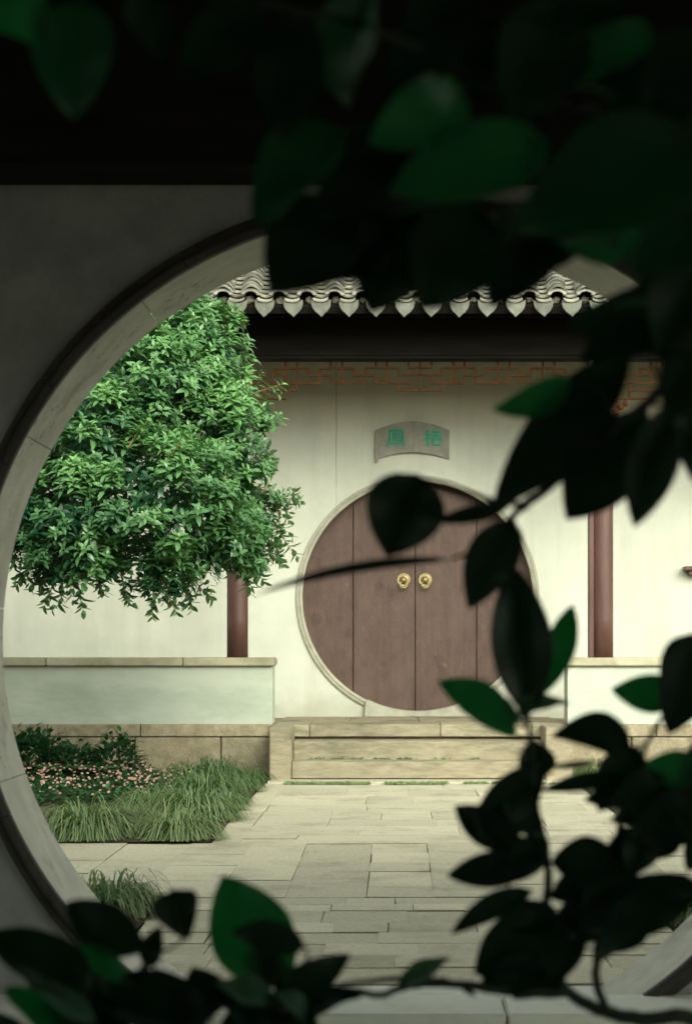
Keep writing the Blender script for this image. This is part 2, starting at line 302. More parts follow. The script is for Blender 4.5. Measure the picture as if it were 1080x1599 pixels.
# paving: every stone a piece of its own, sharing a handful of meshes
pave = box('pavement', (-6, 6, 5.585, 13.62, -0.10, -0.022), M['joint'])
tag(pave, 'buff stone slab pavement of the courtyard with dark earthy joints', 'pavement', kind='structure')
stone_meshes = []
for k in range(6):
    bm = box_bm(-0.5, 0.5, -0.5, 0.5, -1, 0)
    for v in bm.verts:
        v.co.x += rnd.uniform(-0.005, 0.005); v.co.y += rnd.uniform(-0.006, 0.006)
    es = [e for e in bm.edges if all(v.co.z > -0.5 for v in e.verts)]
    bmesh.ops.bevel(bm, geom=es, offset=0.005, segments=1, affect='EDGES')
    me = from_bm(bm, 'paving_stone'); me.materials.append(M['paving']); stone_meshes.append(me)
pl = parent_loc(pave)
def stone(x0, x1, y0, y1, z=0.0, g=0.002, gy=None):
    if gy is None: gy = rnd.choice((0.004, 0.006, 0.010, 0.014, 0.018))
    o = bpy.data.objects.new('paving_stone', rnd.choice(stone_meshes)); COL.objects.link(o); o.parent = pave
    o.scale = (x1-x0-g*rnd.uniform(0.6, 1.5), y1-y0-gy, 0.05)
    o.location = Vector(((x0+x1)/2 + rnd.uniform(-.003, .003), (y0+y1)/2, z + rnd.uniform(-0.004, 0.003))) - pl
    o.rotation_euler = (R(rnd.uniform(-.25, .25)), R(rnd.uniform(-.25, .25)), R(rnd.uniform(-.18, .18)))
def zrow(py): return EYE * F / (py - VY)
BX0, BX1 = -0.95, 1.335
rows = [zrow(p) for p in (1222.5, 1232, 1243, 1257, 1267, 1279, 1290, 1304, 1317)]
for a, b in zip(rows[1:], rows[:-1]):
    x = BX0 + 0.15 + rnd.uniform(-.02, .02); first = True
    while x < BX1 - 0.18:
        L = rnd.choice((0.30, 0.42, 0.48, 0.55, 0.62)); x2 = x + L
        if x2 > BX1 - 0.40: x2 = BX1 - 0.15
        if rnd.random() < 0.22 and (b-a) > 0.4:
            m_ = a + (b-a)*rnd.uniform(.4, .6); stone(x, x2, a, m_); stone(x, x2, m_, b)
        else: stone(x, x2, a, b)
        x = x2
for xa, xb in ((BX0, BX0+0.15), (BX1-0.15, BX1)):
    y = rows[-1]
    while y < rows[0]-0.1:
        y2 = min(y + rnd.uniform(.7, 1.1), rows[0]);  y2 = rows[0] if rows[0]-y2 < .35 else y2
        stone(xa, xb, y, y2); y = y2
yb = [zrow(p) for p in (1317, 1332, 1347, 1365, 1383, 1401)]
y_hi, y_lo = yb[0], yb[-1]
colsB = [(-5.6, -4.7, 2), (-4.7, -3.9, 1), (-3.9, -3.1, 2), (-3.1, -2.35, 1), (-2.35, -1.75, 2), (-1.75, -1.38, 3), (-1.38, -1.05, 1), (-1.05, -0.73, 4), (-0.73, -0.45, 3), (-0.45, -0.115, 1), (-0.115, 0.165, 0), (0.165, 0.52, 1), (0.52, 0.86, 4), (0.86, 1.22, 1), (1.22, 1.6, 3), (1.6, 2.2, 1), (2.2, 3.0, 2), (3.0, 3.8, 1), (3.8, 4.7, 2), (4.7, 5.6, 1)]
for xa, xb, k in colsB:
    if k == 0: cuts = [yb[5], yb[4], yb[3]+.1, yb[2], yb[1], yb[0]]
    elif k == 1: cuts = [y_lo, y_hi]
    else: cuts = [y_lo] + sorted(y_lo + (y_hi-y_lo)*(i+rnd.uniform(-.2, .2))/k for i in range(1, k)) + [y_hi]
    for a, b in zip(cuts[:-1], cuts[1:]): stone(xa, xb, a, b, gy=rnd.choice((.005, .008, .013)))
rowsC = [zrow(p) for p in (1401, 1412, 1422, 1440, 1456, 1473, 1491, 1511, 1535.5)]
for a, b in zip(rowsC[1:], rowsC[:-1]):
    x = -0.92 + rnd.uniform(-.02, .02)
    while x < 0.98:
        x2 = x + rnd.choice((0.2, 0.26, 0.32, 0.4, 0.5))
        if x2 > 0.85: x2 = 1.0
        stone(x, x2, a, b, gy=rnd.choice((.003, .005, .009))); x = x2

# planting beds: soil sheets, a little proud of the joint bed
def bed(x0, x1, y0, y1):
    nx, ny = max(3, int((x1-x0)/.1)), max(3, int((y1-y0)/.12))
    v = [(x0+(x1-x0)*i/nx, y0+(y1-y0)*j/ny, 0.006 + rnd.uniform(0, .025)*(0 < i < nx)*(0 < j < ny)) for j in range(ny+1) for i in range(nx+1)]
    f = [(j*(nx+1)+i, j*(nx+1)+i+1, (j+1)*(nx+1)+i+1, (j+1)*(nx+1)+i) for j in range(ny) for i in range(nx)]
    tag(link('planting_bed', pydata(v, f), M['soil'], smooth=True), None, None, kind='structure')
bed(-5.6, BX0-.004, y_hi+.004, 14.13); bed(BX1+.004, 5.6, y_hi+.004, 14.13)
bed(-5.6, -0.93, 5.6, y_lo-.004); bed(1.005, 5.6, 5.6, y_lo-.004)

# ------------------------------------------------------------------ near wall with the moon gate
Y0, Y1 = 5.20, 5.58; GX, GZ, GR = 0.022, 1.05, 1.21
gate = tag(empty('moon_gate_wall', (GX, Y0, 0)), 'dark plastered wall in the foreground pierced by the big round moon gate', 'wall')
ring_out = GR + 0.045
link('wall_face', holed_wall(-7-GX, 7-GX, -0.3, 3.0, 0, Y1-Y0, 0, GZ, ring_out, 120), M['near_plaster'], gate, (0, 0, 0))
NS = 15
for k in range(NS):
    a0 = 2*math.pi*k/NS + 0.13; a1 = 2*math.pi*(k+1)/NS + 0.13
    g = 0.0009
    bm = arc_block(GR + rnd.uniform(-.0015, .0015), ring_out-.003, 0.001, Y1-Y0-0.002, a0+g, a1-g, 10)
    link('ring_stone', from_bm(bm), M['ring'], gate, (0, 0, GZ))
NB = 30
for k in range(NB):
    a0 = 2*math.pi*k/NB; a1 = 2*math.pi*(k+1)/NB; g = 0.0008
    bm = bmesh.new(); rows_ = []
    prof = [(GR-0.001, -0.002), (GR-0.001, -0.030), (GR+0.014, -0.040), (GR+0.022, -0.040), (GR+0.026, -0.026), (GR+0.046, -0.026), (GR+0.052, -0.016), (GR+0.052, -0.002)]
    for i in range(7):
        a = a0+g + (a1-a0-2*g)*i/6
        rows_.append([bm.verts.new((r*math.cos(a), y, r*math.sin(a))) for r, y in prof])
    for i in range(6):
        for j in range(len(prof)): bm.faces.new((rows_[i][j], rows_[i][(j+1) % len(prof)], rows_[i+1][(j+1) % len(prof)], rows_[i+1][j]))
    bm.faces.new(rows_[0]); bm.faces.new(rows_[-1][::-1])
    link('moulding_brick', from_bm(bm), M['dark_brick'], gate, (0, 0, GZ))
# floor inside the gate and the kerb step in front of it
for xa, xb in ((-0.625, 0.385), (0.390, 0.625)):
    box('floor_stone', (GX+xa, GX+xb, Y0+.003, Y1-.004, -0.2, 0.002), M['threshold'], gate, 0.004)
kerb = tag(empty('kerb_step', (0, 4.92, 0)), 'pale grey stone step running along the foot of the moon gate', 'step')
xk = [-6.4, -4.7, -3.0, -1.55, 0.30, 1.7, 3.2, 4.8, 6.4]
for a, b in zip(xk[:-1], xk[1:]):
    box('kerb_stone', (a+.002, b-.002, 4.92, 5.197, -0.12, 0.049), M['threshold'], kerb, 0.006, 2)
# timber lintel along the top of the wall and an unseen eave sized to shade the wall
lint = tag(box('lintel_beam', (-7, 7, 4.97, 5.198, 2.337, 2.95), M['dark_wood'], None, 0.006), 'dark timber beam running along the top of the foreground wall', 'beam')
tag(box('near_eave', (-7, 7, 4.28, 5.70, 2.955, 3.0), M['ceiling']), 'unseen boarded eave above the foreground wall, sized to shade it', kind='structure')
tag(box('unseen_shade_roof', (-7, 7, -4.5, 3.5, 2.75, 3.85), M['ceiling']), kind='structure')  # unseen block added to keep sun off the near side
tag(box('walkway_back_wall', (-7, 7, -4.5, -4.3, -0.1, 2.74), M['near_plaster']), kind='structure')
tag(box('bounce_floor', (-7, 7, -4.29, 4.915, -0.11, -0.06), M['threshold']), kind='structure')  # unseen floor, made pale to bounce light onto the lower wall

# ------------------------------------------------------------------ far gallery: wall, door, low walls, steps
YW = 15.60; SW = F/YW
DX, DZ, DR = 0.194, 1.42, 0.985; LZ = 0.404; YF = 14.15
wall = tag(empty('gallery_wall', (DX, YW, LZ)), 'white plastered wall at the back of the gallery around the round door', 'wall')
link('wall_face', holed_wall(-9-DX, 9-DX, -0.02, 4.1-LZ, 0, 0.30, 0, DZ-LZ, DR, 96), M['plaster'], wall)
for k in range(12):       # thin stone surround
    a0 = R(-68 + (316)*k/12); a1 = R(-68 + 316*(k+1)/12); g = 0.0012
    bm = bmesh.new(); rows_ = []
    prof = [(DR-.008, 0.05), (DR-.008, -0.018), (DR+0.012, -0.026), (DR+0.020, -0.018), (DR+0.026, -0.024), (DR+0.044, -0.020), (DR+0.047, -0.002), (DR+.0, -0.002)]
    for i in range(9):
        a = a0+g + (a1-a0-2*g)*i/8
        rows_.append([bm.verts.new((r*math.cos(a), y, r*math.sin(a))) for r, y in prof])
    for i in range(8):
        for j in range(8): bm.faces.new((rows_[i][j], rows_[i][(j+1) % 8], rows_[i+1][(j+1) % 8], rows_[i+1][j]))
    bm.faces.new(rows_[0]); bm.faces.new(rows_[-1][::-1])
    link('surround_stone', from_bm(bm), M['surround'], wall, (0, 0, DZ-LZ))
# scooped sill stone with a shaped end at each side
a_s = R(-112); pts = []
for i in range(17):
    a = R(-115 + 50*i/16); pts.append(((DR-0.014)*math.cos(a), (DR-0.014)*math.sin(a) + DZ-LZ))
zt = pts[0][1]
pts = [(pts[0][0]-.03, zt-.004), (pts[0][0]-.008, zt+.006)] + pts + [(pts[-1][0]+.008, zt+.006), (pts[-1][0]+.03, zt-.004), (pts[-1][0]+.04, 0.002), (pts[0][0]-.04, 0.002)]
link('sill_stone', from_bm(extrude_poly(pts[::-1], -0.05, 0.11)), M['surround'], wall)
# round door of four planks
door = tag(empty('round_door', (DX, YW+0.12, DZ-DR)), 'round brown double door of weathered planks with two brass knockers', 'door')
RD = DR + 0.015
seam = [-RD, (551-652)/SW, (648.5-652)/SW, (745-652)/SW, RD]
for a, b in zip(seam[:-1], seam[1:]):
    a += 0.003 if a > -RD else 0; b -= 0.003 if b < RD else 0
    n = 14; top = []
    for i in range(n+1):
        x = a + (b-a)*i/n; h = math.sqrt(max(RD*RD-x*x, 0)); top.append((x, h))
    pts = top + [(x, -h) for x, h in top[::-1]]
    clean = []
    for q in pts:
        if not clean or (abs(q[0]-clean[-1][0]) + abs(q[1]-clean[-1][1])) > 1e-5: clean.append(q)
    if abs(clean[0][0]-clean[-1][0]) + abs(clean[0][1]-clean[-1][1]) < 1e-5: clean.pop()
    link('plank', from_bm(extrude_poly(clean[::-1], rnd.uniform(-.003, .003), 0.05, 0.003)), M['door'], door, (0, 0, DR))
link('backing', lathe_y([(RD-.004, 0.056), (RD-.004, 0.075)], 48), M['dark_wood'], door, (0, 0, DR))
for px in (630, 664):
    kx, kz = (px-652)/SW, (932-905)/SW
    ro = link('knocker', lathe_y([(0.058, 0.006), (0.060, -0.004), (0.052, -0.010), (0.046, -0.006), (0.034, -0.008), (0.028, -0.020), (0.022, -0.036), (0.012, -0.046), (0.0, -0.048)], 28), M['brass'], door, (kx, 0, DR+kz), True)
    # a hanging ring, tilted out at the bottom
    rr, tr = 0.030, 0.0065; bm = bmesh.new(); V = []
    for i in range(24):
        A = 2*math.pi*i/24
        V.append([bm.verts.new(((rr+tr*math.cos(B))*math.cos(A), tr*math.sin(B), (rr+tr*math.cos(B))*math.sin(A))) for B in [2*math.pi*j/8 for j in range(8)]])
    for i in range(24):
        for j in range(8): bm.faces.new((V[i][j], V[(i+1) % 24][j], V[(i+1) % 24][(j+1) % 8], V[i][(j+1) % 8]))
    rg = link('ring', from_bm(bm), M['brass'], ro, (0, -0.040, -0.040), True); rg.rotation_euler = (R(-24), 0, 0)

# stone landing, plinth courses, steps and cheek blocks
land = tag(empty('stone_landing', (0.195, YF, 0)), 'raised stone landing in front of the round door with its top slabs', 'landing')
box('core', (-8.8, 9.2, YF+0.02, YW+0.3, -0.1, LZ-0.012), M['plinth'], land)
xs = [-0.925, 484/1000-0.484-0.655, 0.35, 1.05, 1.315]
for a, b in zip(xs[:-1], xs[1:]): box('edge_slab', (a+.002, b-.002, YF-0.035, YF+0.42, LZ-0.095, LZ), M['step'], land, 0.006)
for k in range(4):
    xa = -0.925 + 2.24*k/4
    for j, (ya, yb_) in enumerate(((YF+.423, YF+0.95), (YF+.953, YW-.002))):
        o_ = 0.2*j
        box('floor_slab', (xa+.002, xa+.556, ya, yb_, LZ-0.05, LZ-.002), M['plinth'], land, 0.004)
box('riser_stone', (-0.76, 1.11, YF+.012, YF+.3, 0.15, LZ-0.100), M['step'], land, 0.003)
steps = tag(empty('stone_steps', (0.175, 13.65, 0)), 'worn buff stone steps leading up to the round door', 'steps')
def worn(x0, x1, y0, y1, z0, z1, name, m, parent):
    n = 14; bm = bmesh.new(); V = []
    for i in range(n+1):
        x = x0+(x1-x0)*i/n; d = rnd.uniform(-.003, .003); e = rnd.uniform(-.004, .004)
        V.append([bm.verts.new(q) for q in ((x, y0+d, z0), (x, y0+d, z1-.012+e), (x, y0+.006+d, z1-.003+e), (x, y0+.016, z1+e*.5), (x, y1, z1), (x, y1, z0))])
    for i in range(n):
        for j in range(6): bm.faces.new((V[i][j], V[i][(j+1) % 6], V[i+1][(j+1) % 6], V[i+1][j]))
    bm.faces.new(V[0]); bm.faces.new(V[-1][::-1])
    pl_ = parent_loc(parent); bmesh.ops.translate(bm, verts=bm.verts, vec=-pl_)
    return link(name, from_bm(bm), m, parent)
worn(-0.762, 1.112, 13.90, YF-.002, 0.0, 0.288, 'step', M['step'], steps)
worn(-0.762, 1.112, 13.65, 13.898, 0.026, 0.150, 'step', M['step'], steps)
worn(-0.93, 1.29, 13.42, 13.648, -0.06, 0.018, 'foot_slab', M['paving'], steps)
for xa, xb in ((-0.928, -0.768), (1.118, 1.318)):
    box('cheek_block', (xa, xb, 13.62, YF-.012, -0.02, LZ-.002), M['step'], steps, 0.006, 2)

def low_wall(x0, x1, name, label, end):
    t = tag(empty(name, ((x0+x1)/2, YF, LZ)), label, 'wall')
    box('wall_face', (x0+(.0 if end > 0 else .012), x1-(.012 if end > 0 else 0), YF+.002, YF+.30, LZ, 0.852), M['plaster_green'], t, 0.002)
    x = x0 if end > 0 else x0
    cuts = [x0]; 
    while cuts[-1] < x1-0.9: cuts.append(cuts[-1] + rnd.uniform(.75, 1.15))
    cuts[-1] = x1 if x1-cuts[-1] < .5 else cuts[-1]
    if cuts[-1] < x1: cuts.append(x1)
    for a, b in zip(cuts[:-1], cuts[1:]):
        box('cap_stone', (a+.0015+(-.02 if end < 0 and a == x0 else 0), b-.0015+(.005 if end > 0 and b == x1 else 0), YF-.035, YF+.335, 0.853, 0.917), M['cap'], t, 0.008, 2)
    return t
wl = low_wall(-7.4, -0.93, 'low_wall', 'low white wall with stone cap left of the round door below the leafy tree', 1)
wr = low_wall(1.318, 7.8, 'low_wall', 'low white wall with stone cap right of the round door', -1)
def plinth(x0, x1, name, label, spl_top, spl_bot):
    t = tag(empty(name, ((x0+x1)/2, YF-.02, 0)), label, 'plinth')
    for a, b in zip(spl_top[:-1], spl_top[1:]): box('coping_stone', (a+.003, b-.003, YF-.022, YF+.018, 0.310, LZ-.001), M['plinth'], t, 0.006)
    for a, b in zip(spl_bot[:-1], spl_bot[1:]): box('block', (a+.004, b-.004, YF-.014, YF+.018, -0.05, 0.303), M['plinth'], t, 0.008)
def px_at(px): return (px-VX)*YF/F
plinth(-7.4, -0.93, 'stone_plinth', 'brown stone block base under the left low wall behind the plants',
       [-7.4, -6.2, -5.1, -4.0, -3.3, px_at(75), px_at(220), -0.932], [-7.4, -6.4, -5.5, -4.6, -3.8, -3.1, px_at(62), px_at(186), px_at(211), px_at(345), -0.932])
plinth(1.32, 7.8, 'stone_plinth', 'brown stone block base under the right low wall',
       [1.32, px_at(1023), 3.0, 4.1, 5.2, 6.5, 7.8], [1.32, px_at(985), 2.5, 3.2, 4.0, 5.0, 6.1, 7.8])

# columns on the low walls
YC = 14.33
def column(x, label, r=0.082):
    t = tag(empty('column', (x, YC, 0.917)), label, 'column', 'gallery columns')
    H = 3.60-0.917; n = 9
    bm = bmesh.new()
    tube_mesh([(0, 0, H*i/n) for i in range(n+1)], [r*(1-.04*(i/n)**2) for i in range(n+1)], 24, bm=bm)
    link('shaft', from_bm(bm), M['column'], t, None, True)
    return t
cL = column(-1.225, 'red brown round column rising into the leafy tree')
cR = column(1.62, 'red brown round column right of the round door')
box('post_strip', (1.62-.112, 1.62-.072, YC-.05, YC+.05, 0.918, 3.24), M['column'], cR, 0.004)
column(-4.07, 'red brown round column hidden beyond the left edge of the moon gate')
column(4.465, 'red brown round column beyond the right edge of the moon gate')

# beam, boards and rafters under the eave
beam = tag(empty('eave_beam', (0.195, YC, 3.25)), 'black timber beam under the tiled eave of the gallery', 'beam')
box('beam', (-5.5, 6.2, YC-.09, YC+.09, 3.255, 3.545), M['dark_wood'], beam, 0.008)
box('lower_rail', (-5.5, 6.2, YC-.105, YC+.07, 3.232, 3.253), M['dark_wood'], beam, 0.003)
box('purlin', (-5.5, 6.2, YC-.14, YC+.02, 3.547, 3.60), M['dark_wood'], beam, 0.006)
# roof
SL = R(33); YE, ZE = 13.60, 3.548
roof = tag(empty('tiled_roof', (0.195, YE, ZE)), 'grey clay tile roof over the gallery with pale heart shaped drip tiles', 'roof')
ca, sa = math.cos(SL), math.sin(SL)
def rp(u, h): return (u*ca - h*sa, u*sa + h*ca)     # distance up the slope and height off it -> y,z
# boarding under the tiles, back slope, rafters
def slope_box(x0, x1, u0, u1, h0, h1):
    q = [rp(u, h) for u, h in ((u0, h0), (u1, h0), (u1, h1), (u0, h1))]
    bm = bmesh.new(); a = [bm.verts.new((x0, y, z)) for y, z in q]; b = [bm.verts.new((x1, y, z)) for y, z in q]
    bm.faces.new(a); bm.faces.new(b[::-1])
    for i in range(4): bm.faces.new((a[i], b[i], b[(i+1) % 4], a[(i+1) % 4]))
    return from_bm(bm)
UR = 3.1
link('boarding', slope_box(-5.7, 6.0, 0.05, UR, -0.075, -0.045), M['dark_wood'], roof)
yr, zr = rp(UR, -0.045)
me = pydata([(-5.7, yr-.03, zr), (6.0, yr-.03, zr), (6.0, yr+2.4, zr-1.5), (-5.7, yr+2.4, zr-1.5)], [(0, 1, 2, 3)])
link('back_slope', me, M['tile'], roof)
for k in range(42):
    x = -5.6 + 11.4*k/41
    link('rafter', slope_box(x-.03, x+.03, 0.10, UR-.05, -0.14, -0.076), M['dark_wood'], roof)
link('eave_board', slope_box(-5.7, 6.0, 0.04, 0.10, -0.10, -0.044), M['dark_wood'], roof)
PITCH = 0.2062
def arc_tile(w0, w1, L, rise, th, n, convex, lf=0.026):
    """curved tile along +u (slope), arc across x; lower end at u=0"""
    bm = bmesh.new(); rows_ = []
    for (u, w, lift) in ((0, w0, lf), (L, w1, 0.0)):
        for off in (0, th):
            row = []
            for i in range(n+1):
                s = -1 + 2*i/n
                x = s*w/2; hgt = rise*(1 - s*s) if convex else rise*(s*s)
                y, z = rp(u, hgt + lift + off); row.append(bm.verts.new((x, y, z)))
            rows_.append(row)
    a, b, c, d = rows_
    for i in range(n):
        bm.faces.new((a[i], a[i+1], c[i+1], c[i])); bm.faces.new((b[i], d[i], d[i+1], b[i+1]))
        bm.faces.new((a[i], b[i], b[i+1], a[i+1])); bm.faces.new((c[i], c[i+1], d[i+1], d[i]))
    for i in (0, n): bm.faces.new((a[i], c[i], d[i], b[i]))
    me = from_bm(bm)
    for p in me.polygons: p.use_smooth = False
    return me
me_ch = arc_tile(0.112, 0.106, 0.19, 0.018, 0.013, 6, False, 0.055); me_ch.materials.append(M['channel'])
me_co = arc_tile(0.148, 0.136, 0.19, 0.054, 0.011, 8, True, 0.046); me_co.materials.append(M['tile'])
EXP = 0.066; NROW = 15; c0 = (654.5-VX)/F*YE - 0.195
off0 = 0.0
cols = range(-10, 9)     # columns of tiles seen through the gate
allcols = range(-27, 28)
def jit(): return rnd.uniform(-.004, .004)
ver = {'v': [], 'f': []}
def add_stuff(me, x, u, h):
    y, z = rp(u, h); n = len(ver['v'])
    ver['v'] += [(v.co.x+x, v.co.y+y, v.co.z+z) for v in me.vertices]
    ver['f'] += [tuple(i+n for i in p.vertices) for p in me.polygons]
for c in allcols:
    xc = c*PITCH + c0 + 0.094
    for r_ in range(46):
        for me, name, dx, hh, du in ((me_ch, 'channel_tile', 0, -0.050, 0.0), (me_co, 'cover_tile', PITCH/2, 0.008, 0.045)):
            u = r_*(EXP*1.3 if dx == 0 else EXP) + du
            if u > 2.95: continue
            if c in cols and r_ < NROW:
                o = bpy.data.objects.new(name, me); COL.objects.link(o); o.parent = roof
                y, z = rp(u + jit(), hh + abs(jit())*.6)
                o.location = (xc+dx+jit(), y, z); o.rotation_euler = (R(rnd.uniform(-1, 1)), R(rnd.uniform(-2, 2)), R(rnd.uniform(-2, 2)))
            else: add_stuff(me, xc+dx+jit(), u + jit(), hh)
st = link('roof_tiles', pydata(ver['v'], ver['f']), M['tile'], roof); st['kind'] = 'stuff'
# drip tiles (heart shaped pendants) and arched end tiles
hp = [(-.072, .040), (-.074, .012), (-.066, -.022), (-.046, -.052), (-.020, -.074), (0, -.096), (.020, -.074), (.046, -.052), (.066, -.022), (.074, .012), (.072, .040), (.05, .022), (.025, .012), (0, .009), (-.025, .012), (-.05, .022)]
me_dr = from_bm(extrude_poly(hp[::-1], -0.008, 0.008, 0.003)); me_dr.materials.append(M['tile_end'])
ap = [(.072*math.cos(a), .052*math.sin(a)) for a in [math.pi*i/10 for i in range(11)]]
ap = ap + [(-.045*math.cos(a), .028*math.sin(a)) for a in [math.pi*i/8 for i in range(9)]]
me_ar = from_bm(extrude_poly(ap[::-1], -0.008, 0.008)); me_ar.materials.append(M['tile'])
bm = bmesh.new(); bmesh.ops.create_icosphere(bm, subdivisions=2, radius=0.04)
for v in bm.verts: v.co *= rnd.uniform(.7, 1.15)
me_mo = from_bm(bm); me_mo.materials.append(M['mortar'])
for c in range(-20, 21):
    xc = c*PITCH + c0 + 0.094
    y, z = rp(0.0, -0.040)
    o = link('drip_tile', me_dr, None, roof, (xc+jit(), y-.012, z+.022+jit()*.5)); o.rotation_euler = (R(rnd.uniform(-14, -4)), R(rnd.uniform(-4, 4)), R(rnd.uniform(-5, 5)))
    y, z = rp(0.035, 0.040)
    o = link('end_tile', me_ar, None, roof, (xc+PITCH/2+jit(), y-.004, z+.008)); o.rotation_euler = (R(-10), R(rnd.uniform(-4, 4)), R(rnd.uniform(-4, 4)))
    y, z = rp(0.13, -0.020)
    o = link('mortar_lump', me_mo, None, roof, (xc+PITCH/2+rnd.uniform(-.02, .02), y, z-.01)); o.scale = (rnd.uniform(.7, 1.1), .8, rnd.uniform(.5, 1)); o.rotation_euler = (rnd.uniform(0, 6), 0, rnd.uniform(0, 6))

# hanging lattice between the columns (bars measured from its centre; mirrored)
U = 1/541.6
bars = [('v',393,485,515),('v',442,485,577),('h',515,348,490),('v',348,515,543),('h',543,240,400),('v',396,515,577),('h',577,240,302),('v',490,515,545),('h',545,490,585),
        ('v',537,515,577),('h',577,400,537),('h',515,537,680),('v',582,485,515),('v',632,485,577),('h',577,584,728),('v',584,546,577),('v',680,515,545),('h',545,680,773),
        ('v',728,513,577),('h',513,728,868),('v',773,485,513),('v',820,485,577),('v',773,546,577),('h',577,773,915),('v',868,513,543),('h',543,868,960),('v',915,543,577),
        ('v',912,485,512),('h',512,912,960),('h',607,868,960),('v',868,577,607),('v',440,577,607),('h',607,302,440),('v',302,577,643),('h',643,240,396),('v',246,485,690),('h',577,302,396)]
def lattice(xc, label, pend=False):
    t = tag(empty('hanging_lattice', (xc, YC, 3.232)), label, 'lattice', 'lattice friezes between the gallery columns')
    b_ = 0.0075
    for sgn in (1, -1):
        for kind, p, a, b in bars:
            if kind == 'v':
                x = (p-960)*U*sgn
                bm = box_bm(x-b_, x+b_, -.012, .012, -(b-482)*U, -(a-482)*U)
            else:
                x0, x1 = sorted(((a-960)*U*sgn, (b-960)*U*sgn))
                bm = box_bm(x0-.005, x1+.005, -.0135, .0135, -(p-482)*U-b_+.001, -(p-482)*U+b_-.001)
            link('bar', from_bm(bm), M['lattice'], t)
        # carved pendant at the bottom of each end post
        x = (246-960)*U*sgn; zb = -(690-482)*U
        for dx, dz, r_ in ((0, -.02, .030), (.035*sgn, .025, .026), (.075*sgn, .05, .024)):
            bm = bmesh.new(); bmesh.ops.create_icosphere(bm, subdivisions=2, radius=r_); bmesh.ops.scale(bm, verts=bm.verts, vec=(1, .8, 1.15))
            link('carved_pendant', from_bm(bm), M['lattice'], t, (x+dx, 0, zb+dz), True)
    bm = box_bm(-.005, .005, -.012, .012, -(607-482)*U, -(485-482)*U); link('bar', from_bm(bm), M['lattice'], t)
lattice(0.1975, 'red brown fretwork lattice hanging above the round door')
lattice(0.1975+2.845, 'red brown fretwork lattice right of the right column')
lattice(0.1975-2.845, 'red brown fretwork lattice behind the leafy tree')

# fan shaped plaque with two green characters
SP = SW; pq = tag(empty('wall_plaque', ((644-VX)/SP, YW, EYE-(690-VY)/SP)), 'grey fan shaped stone plaque with two green characters above the round door', 'plaque')
def arcz(x, zc, ze, hw=57.): return zc + (ze-zc)*(x/hw)**2
def half(x0, x1, ya, yb_, name):
    n = 10; bm = bmesh.new(); V = []
    for i in range(n+1):
        x = x0+(x1-x0)*i/n; y = ya+(yb_-ya)*i/n
        zt_, zb_ = arcz(x, 31, 18), arcz(x, -17, -28)
        V.append([bm.verts.new(q) for q in ((x/SP, y, zb_/SP), (x/SP, y, zt_/SP), (x/SP, -.001, zt_/SP), (x/SP, -.001, zb_/SP))])
    for i in range(n):
        for j in range(4): bm.faces.new((V[i][j], V[i+1][j], V[i+1][(j+1) % 4], V[i][(j+1) % 4]))
    bm.faces.new(V[0]); bm.faces.new(V[-1][::-1])
    return link(name, from_bm(bm), M['plaque'], pq)
half(-53, 2.4, -.02, -.055, 'panel'); half(2.8, 57, -.052, -.016, 'panel')
link('edge_strip', from_bm(extrude_poly([(x/SP, z/SP) for x, z in ((-57.5, 17.5), (-53.4, 20), (-53.4, -27), (-55.6, -33), (-57.5, -29))][::-1], -.04, -.001)), M['plaque'], pq)
# strokes in a 0..10 square: (x0,y0,x1,y1,width)
g_feng = [(1.2,9.3,8.8,9.3,1),(1.4,9.3,1.3,4,1),(1.3,4,.1,.3,1),(8.6,9.3,8.7,3.2,1),(8.7,3.2,9.9,.6,1),(3,7.7,7.2,7.7,.8),(3.2,7.7,3.2,3.6,.8),(5,8.6,4.6,7.7,.7),(3.2,6.4,7,6.4,.7),(7,7.7,7,6.4,.7),(3.2,5.1,7.6,5.1,.7),(3.2,3.8,7.4,3.8,.7),(7.4,3.8,7.0,1,.8),(2.6,2.6,2.2,1.2,.8),(3.9,2.6,4.1,1.3,.8),(5.3,2.6,5.7,1.4,.8)]
g_qi = [(.2,7,4,7,1),(2.1,9.6,2.1,.3,1),(2.1,6.6,.2,3.4,.8),(2.2,6.2,3.8,4.4,.8),(4.6,8.6,9.8,8.6,1),(4.9,6.4,4.9,.8,.9),(4.9,6.4,9.5,6.4,.9),(9.5,6.4,9.5,.8,.9),(4.9,1.0,9.5,1.0,.9),(6.4,8.6,6.3,4.6,.8),(6.3,4.6,5.4,3.2,.7),(7.9,8.6,7.9,4,.8),(7.9,4,9.2,3.8,.7)]
def glyph(strokes, cx, cz, size, y, slope, name):
    bm = bmesh.new()
    for i, (xa, ya, xb, yb_, w_) in enumerate(strokes):
        a = Vector((xa, ya)); b = Vector((xb, yb_)); d = (b-a).normalized(); nn = Vector((-d.y, d.x))*w_*.72; a -= d*.3; b += d*.3
        q = [a+nn, b+nn*.85, b-nn*.85, a-nn]
        A = []; B = []
        for p in q:
            X = cx + (p.x-5)/10*size; Z = cz + (p.y-5)/10*size; yy = y + (p.x-5)/10*size*slope - i*.0001
            A.append(bm.verts.new((X, yy-.004, Z))); B.append(bm.verts.new((X, yy+.004, Z)))
        bm.faces.new(A); bm.faces.new(B[::-1])
        for k in range(4): bm.faces.new((A[k], B[k], B[(k+1) % 4], A[(k+1) % 4]))
    link(name, from_bm(bm), M['glyph'], pq)
s1 = (-.055+.02)/(55.4/SP); s2 = (-.016+.052)/(54.2/SP)
glyph(g_feng, -26/SP, 5/SP, 27/SP, -.02 + s1*(28/SP), s1, 'character')
glyph(g_qi, 31/SP, 5/SP, 27/SP, -.052 + s2*(29.2/SP), s2, 'character')
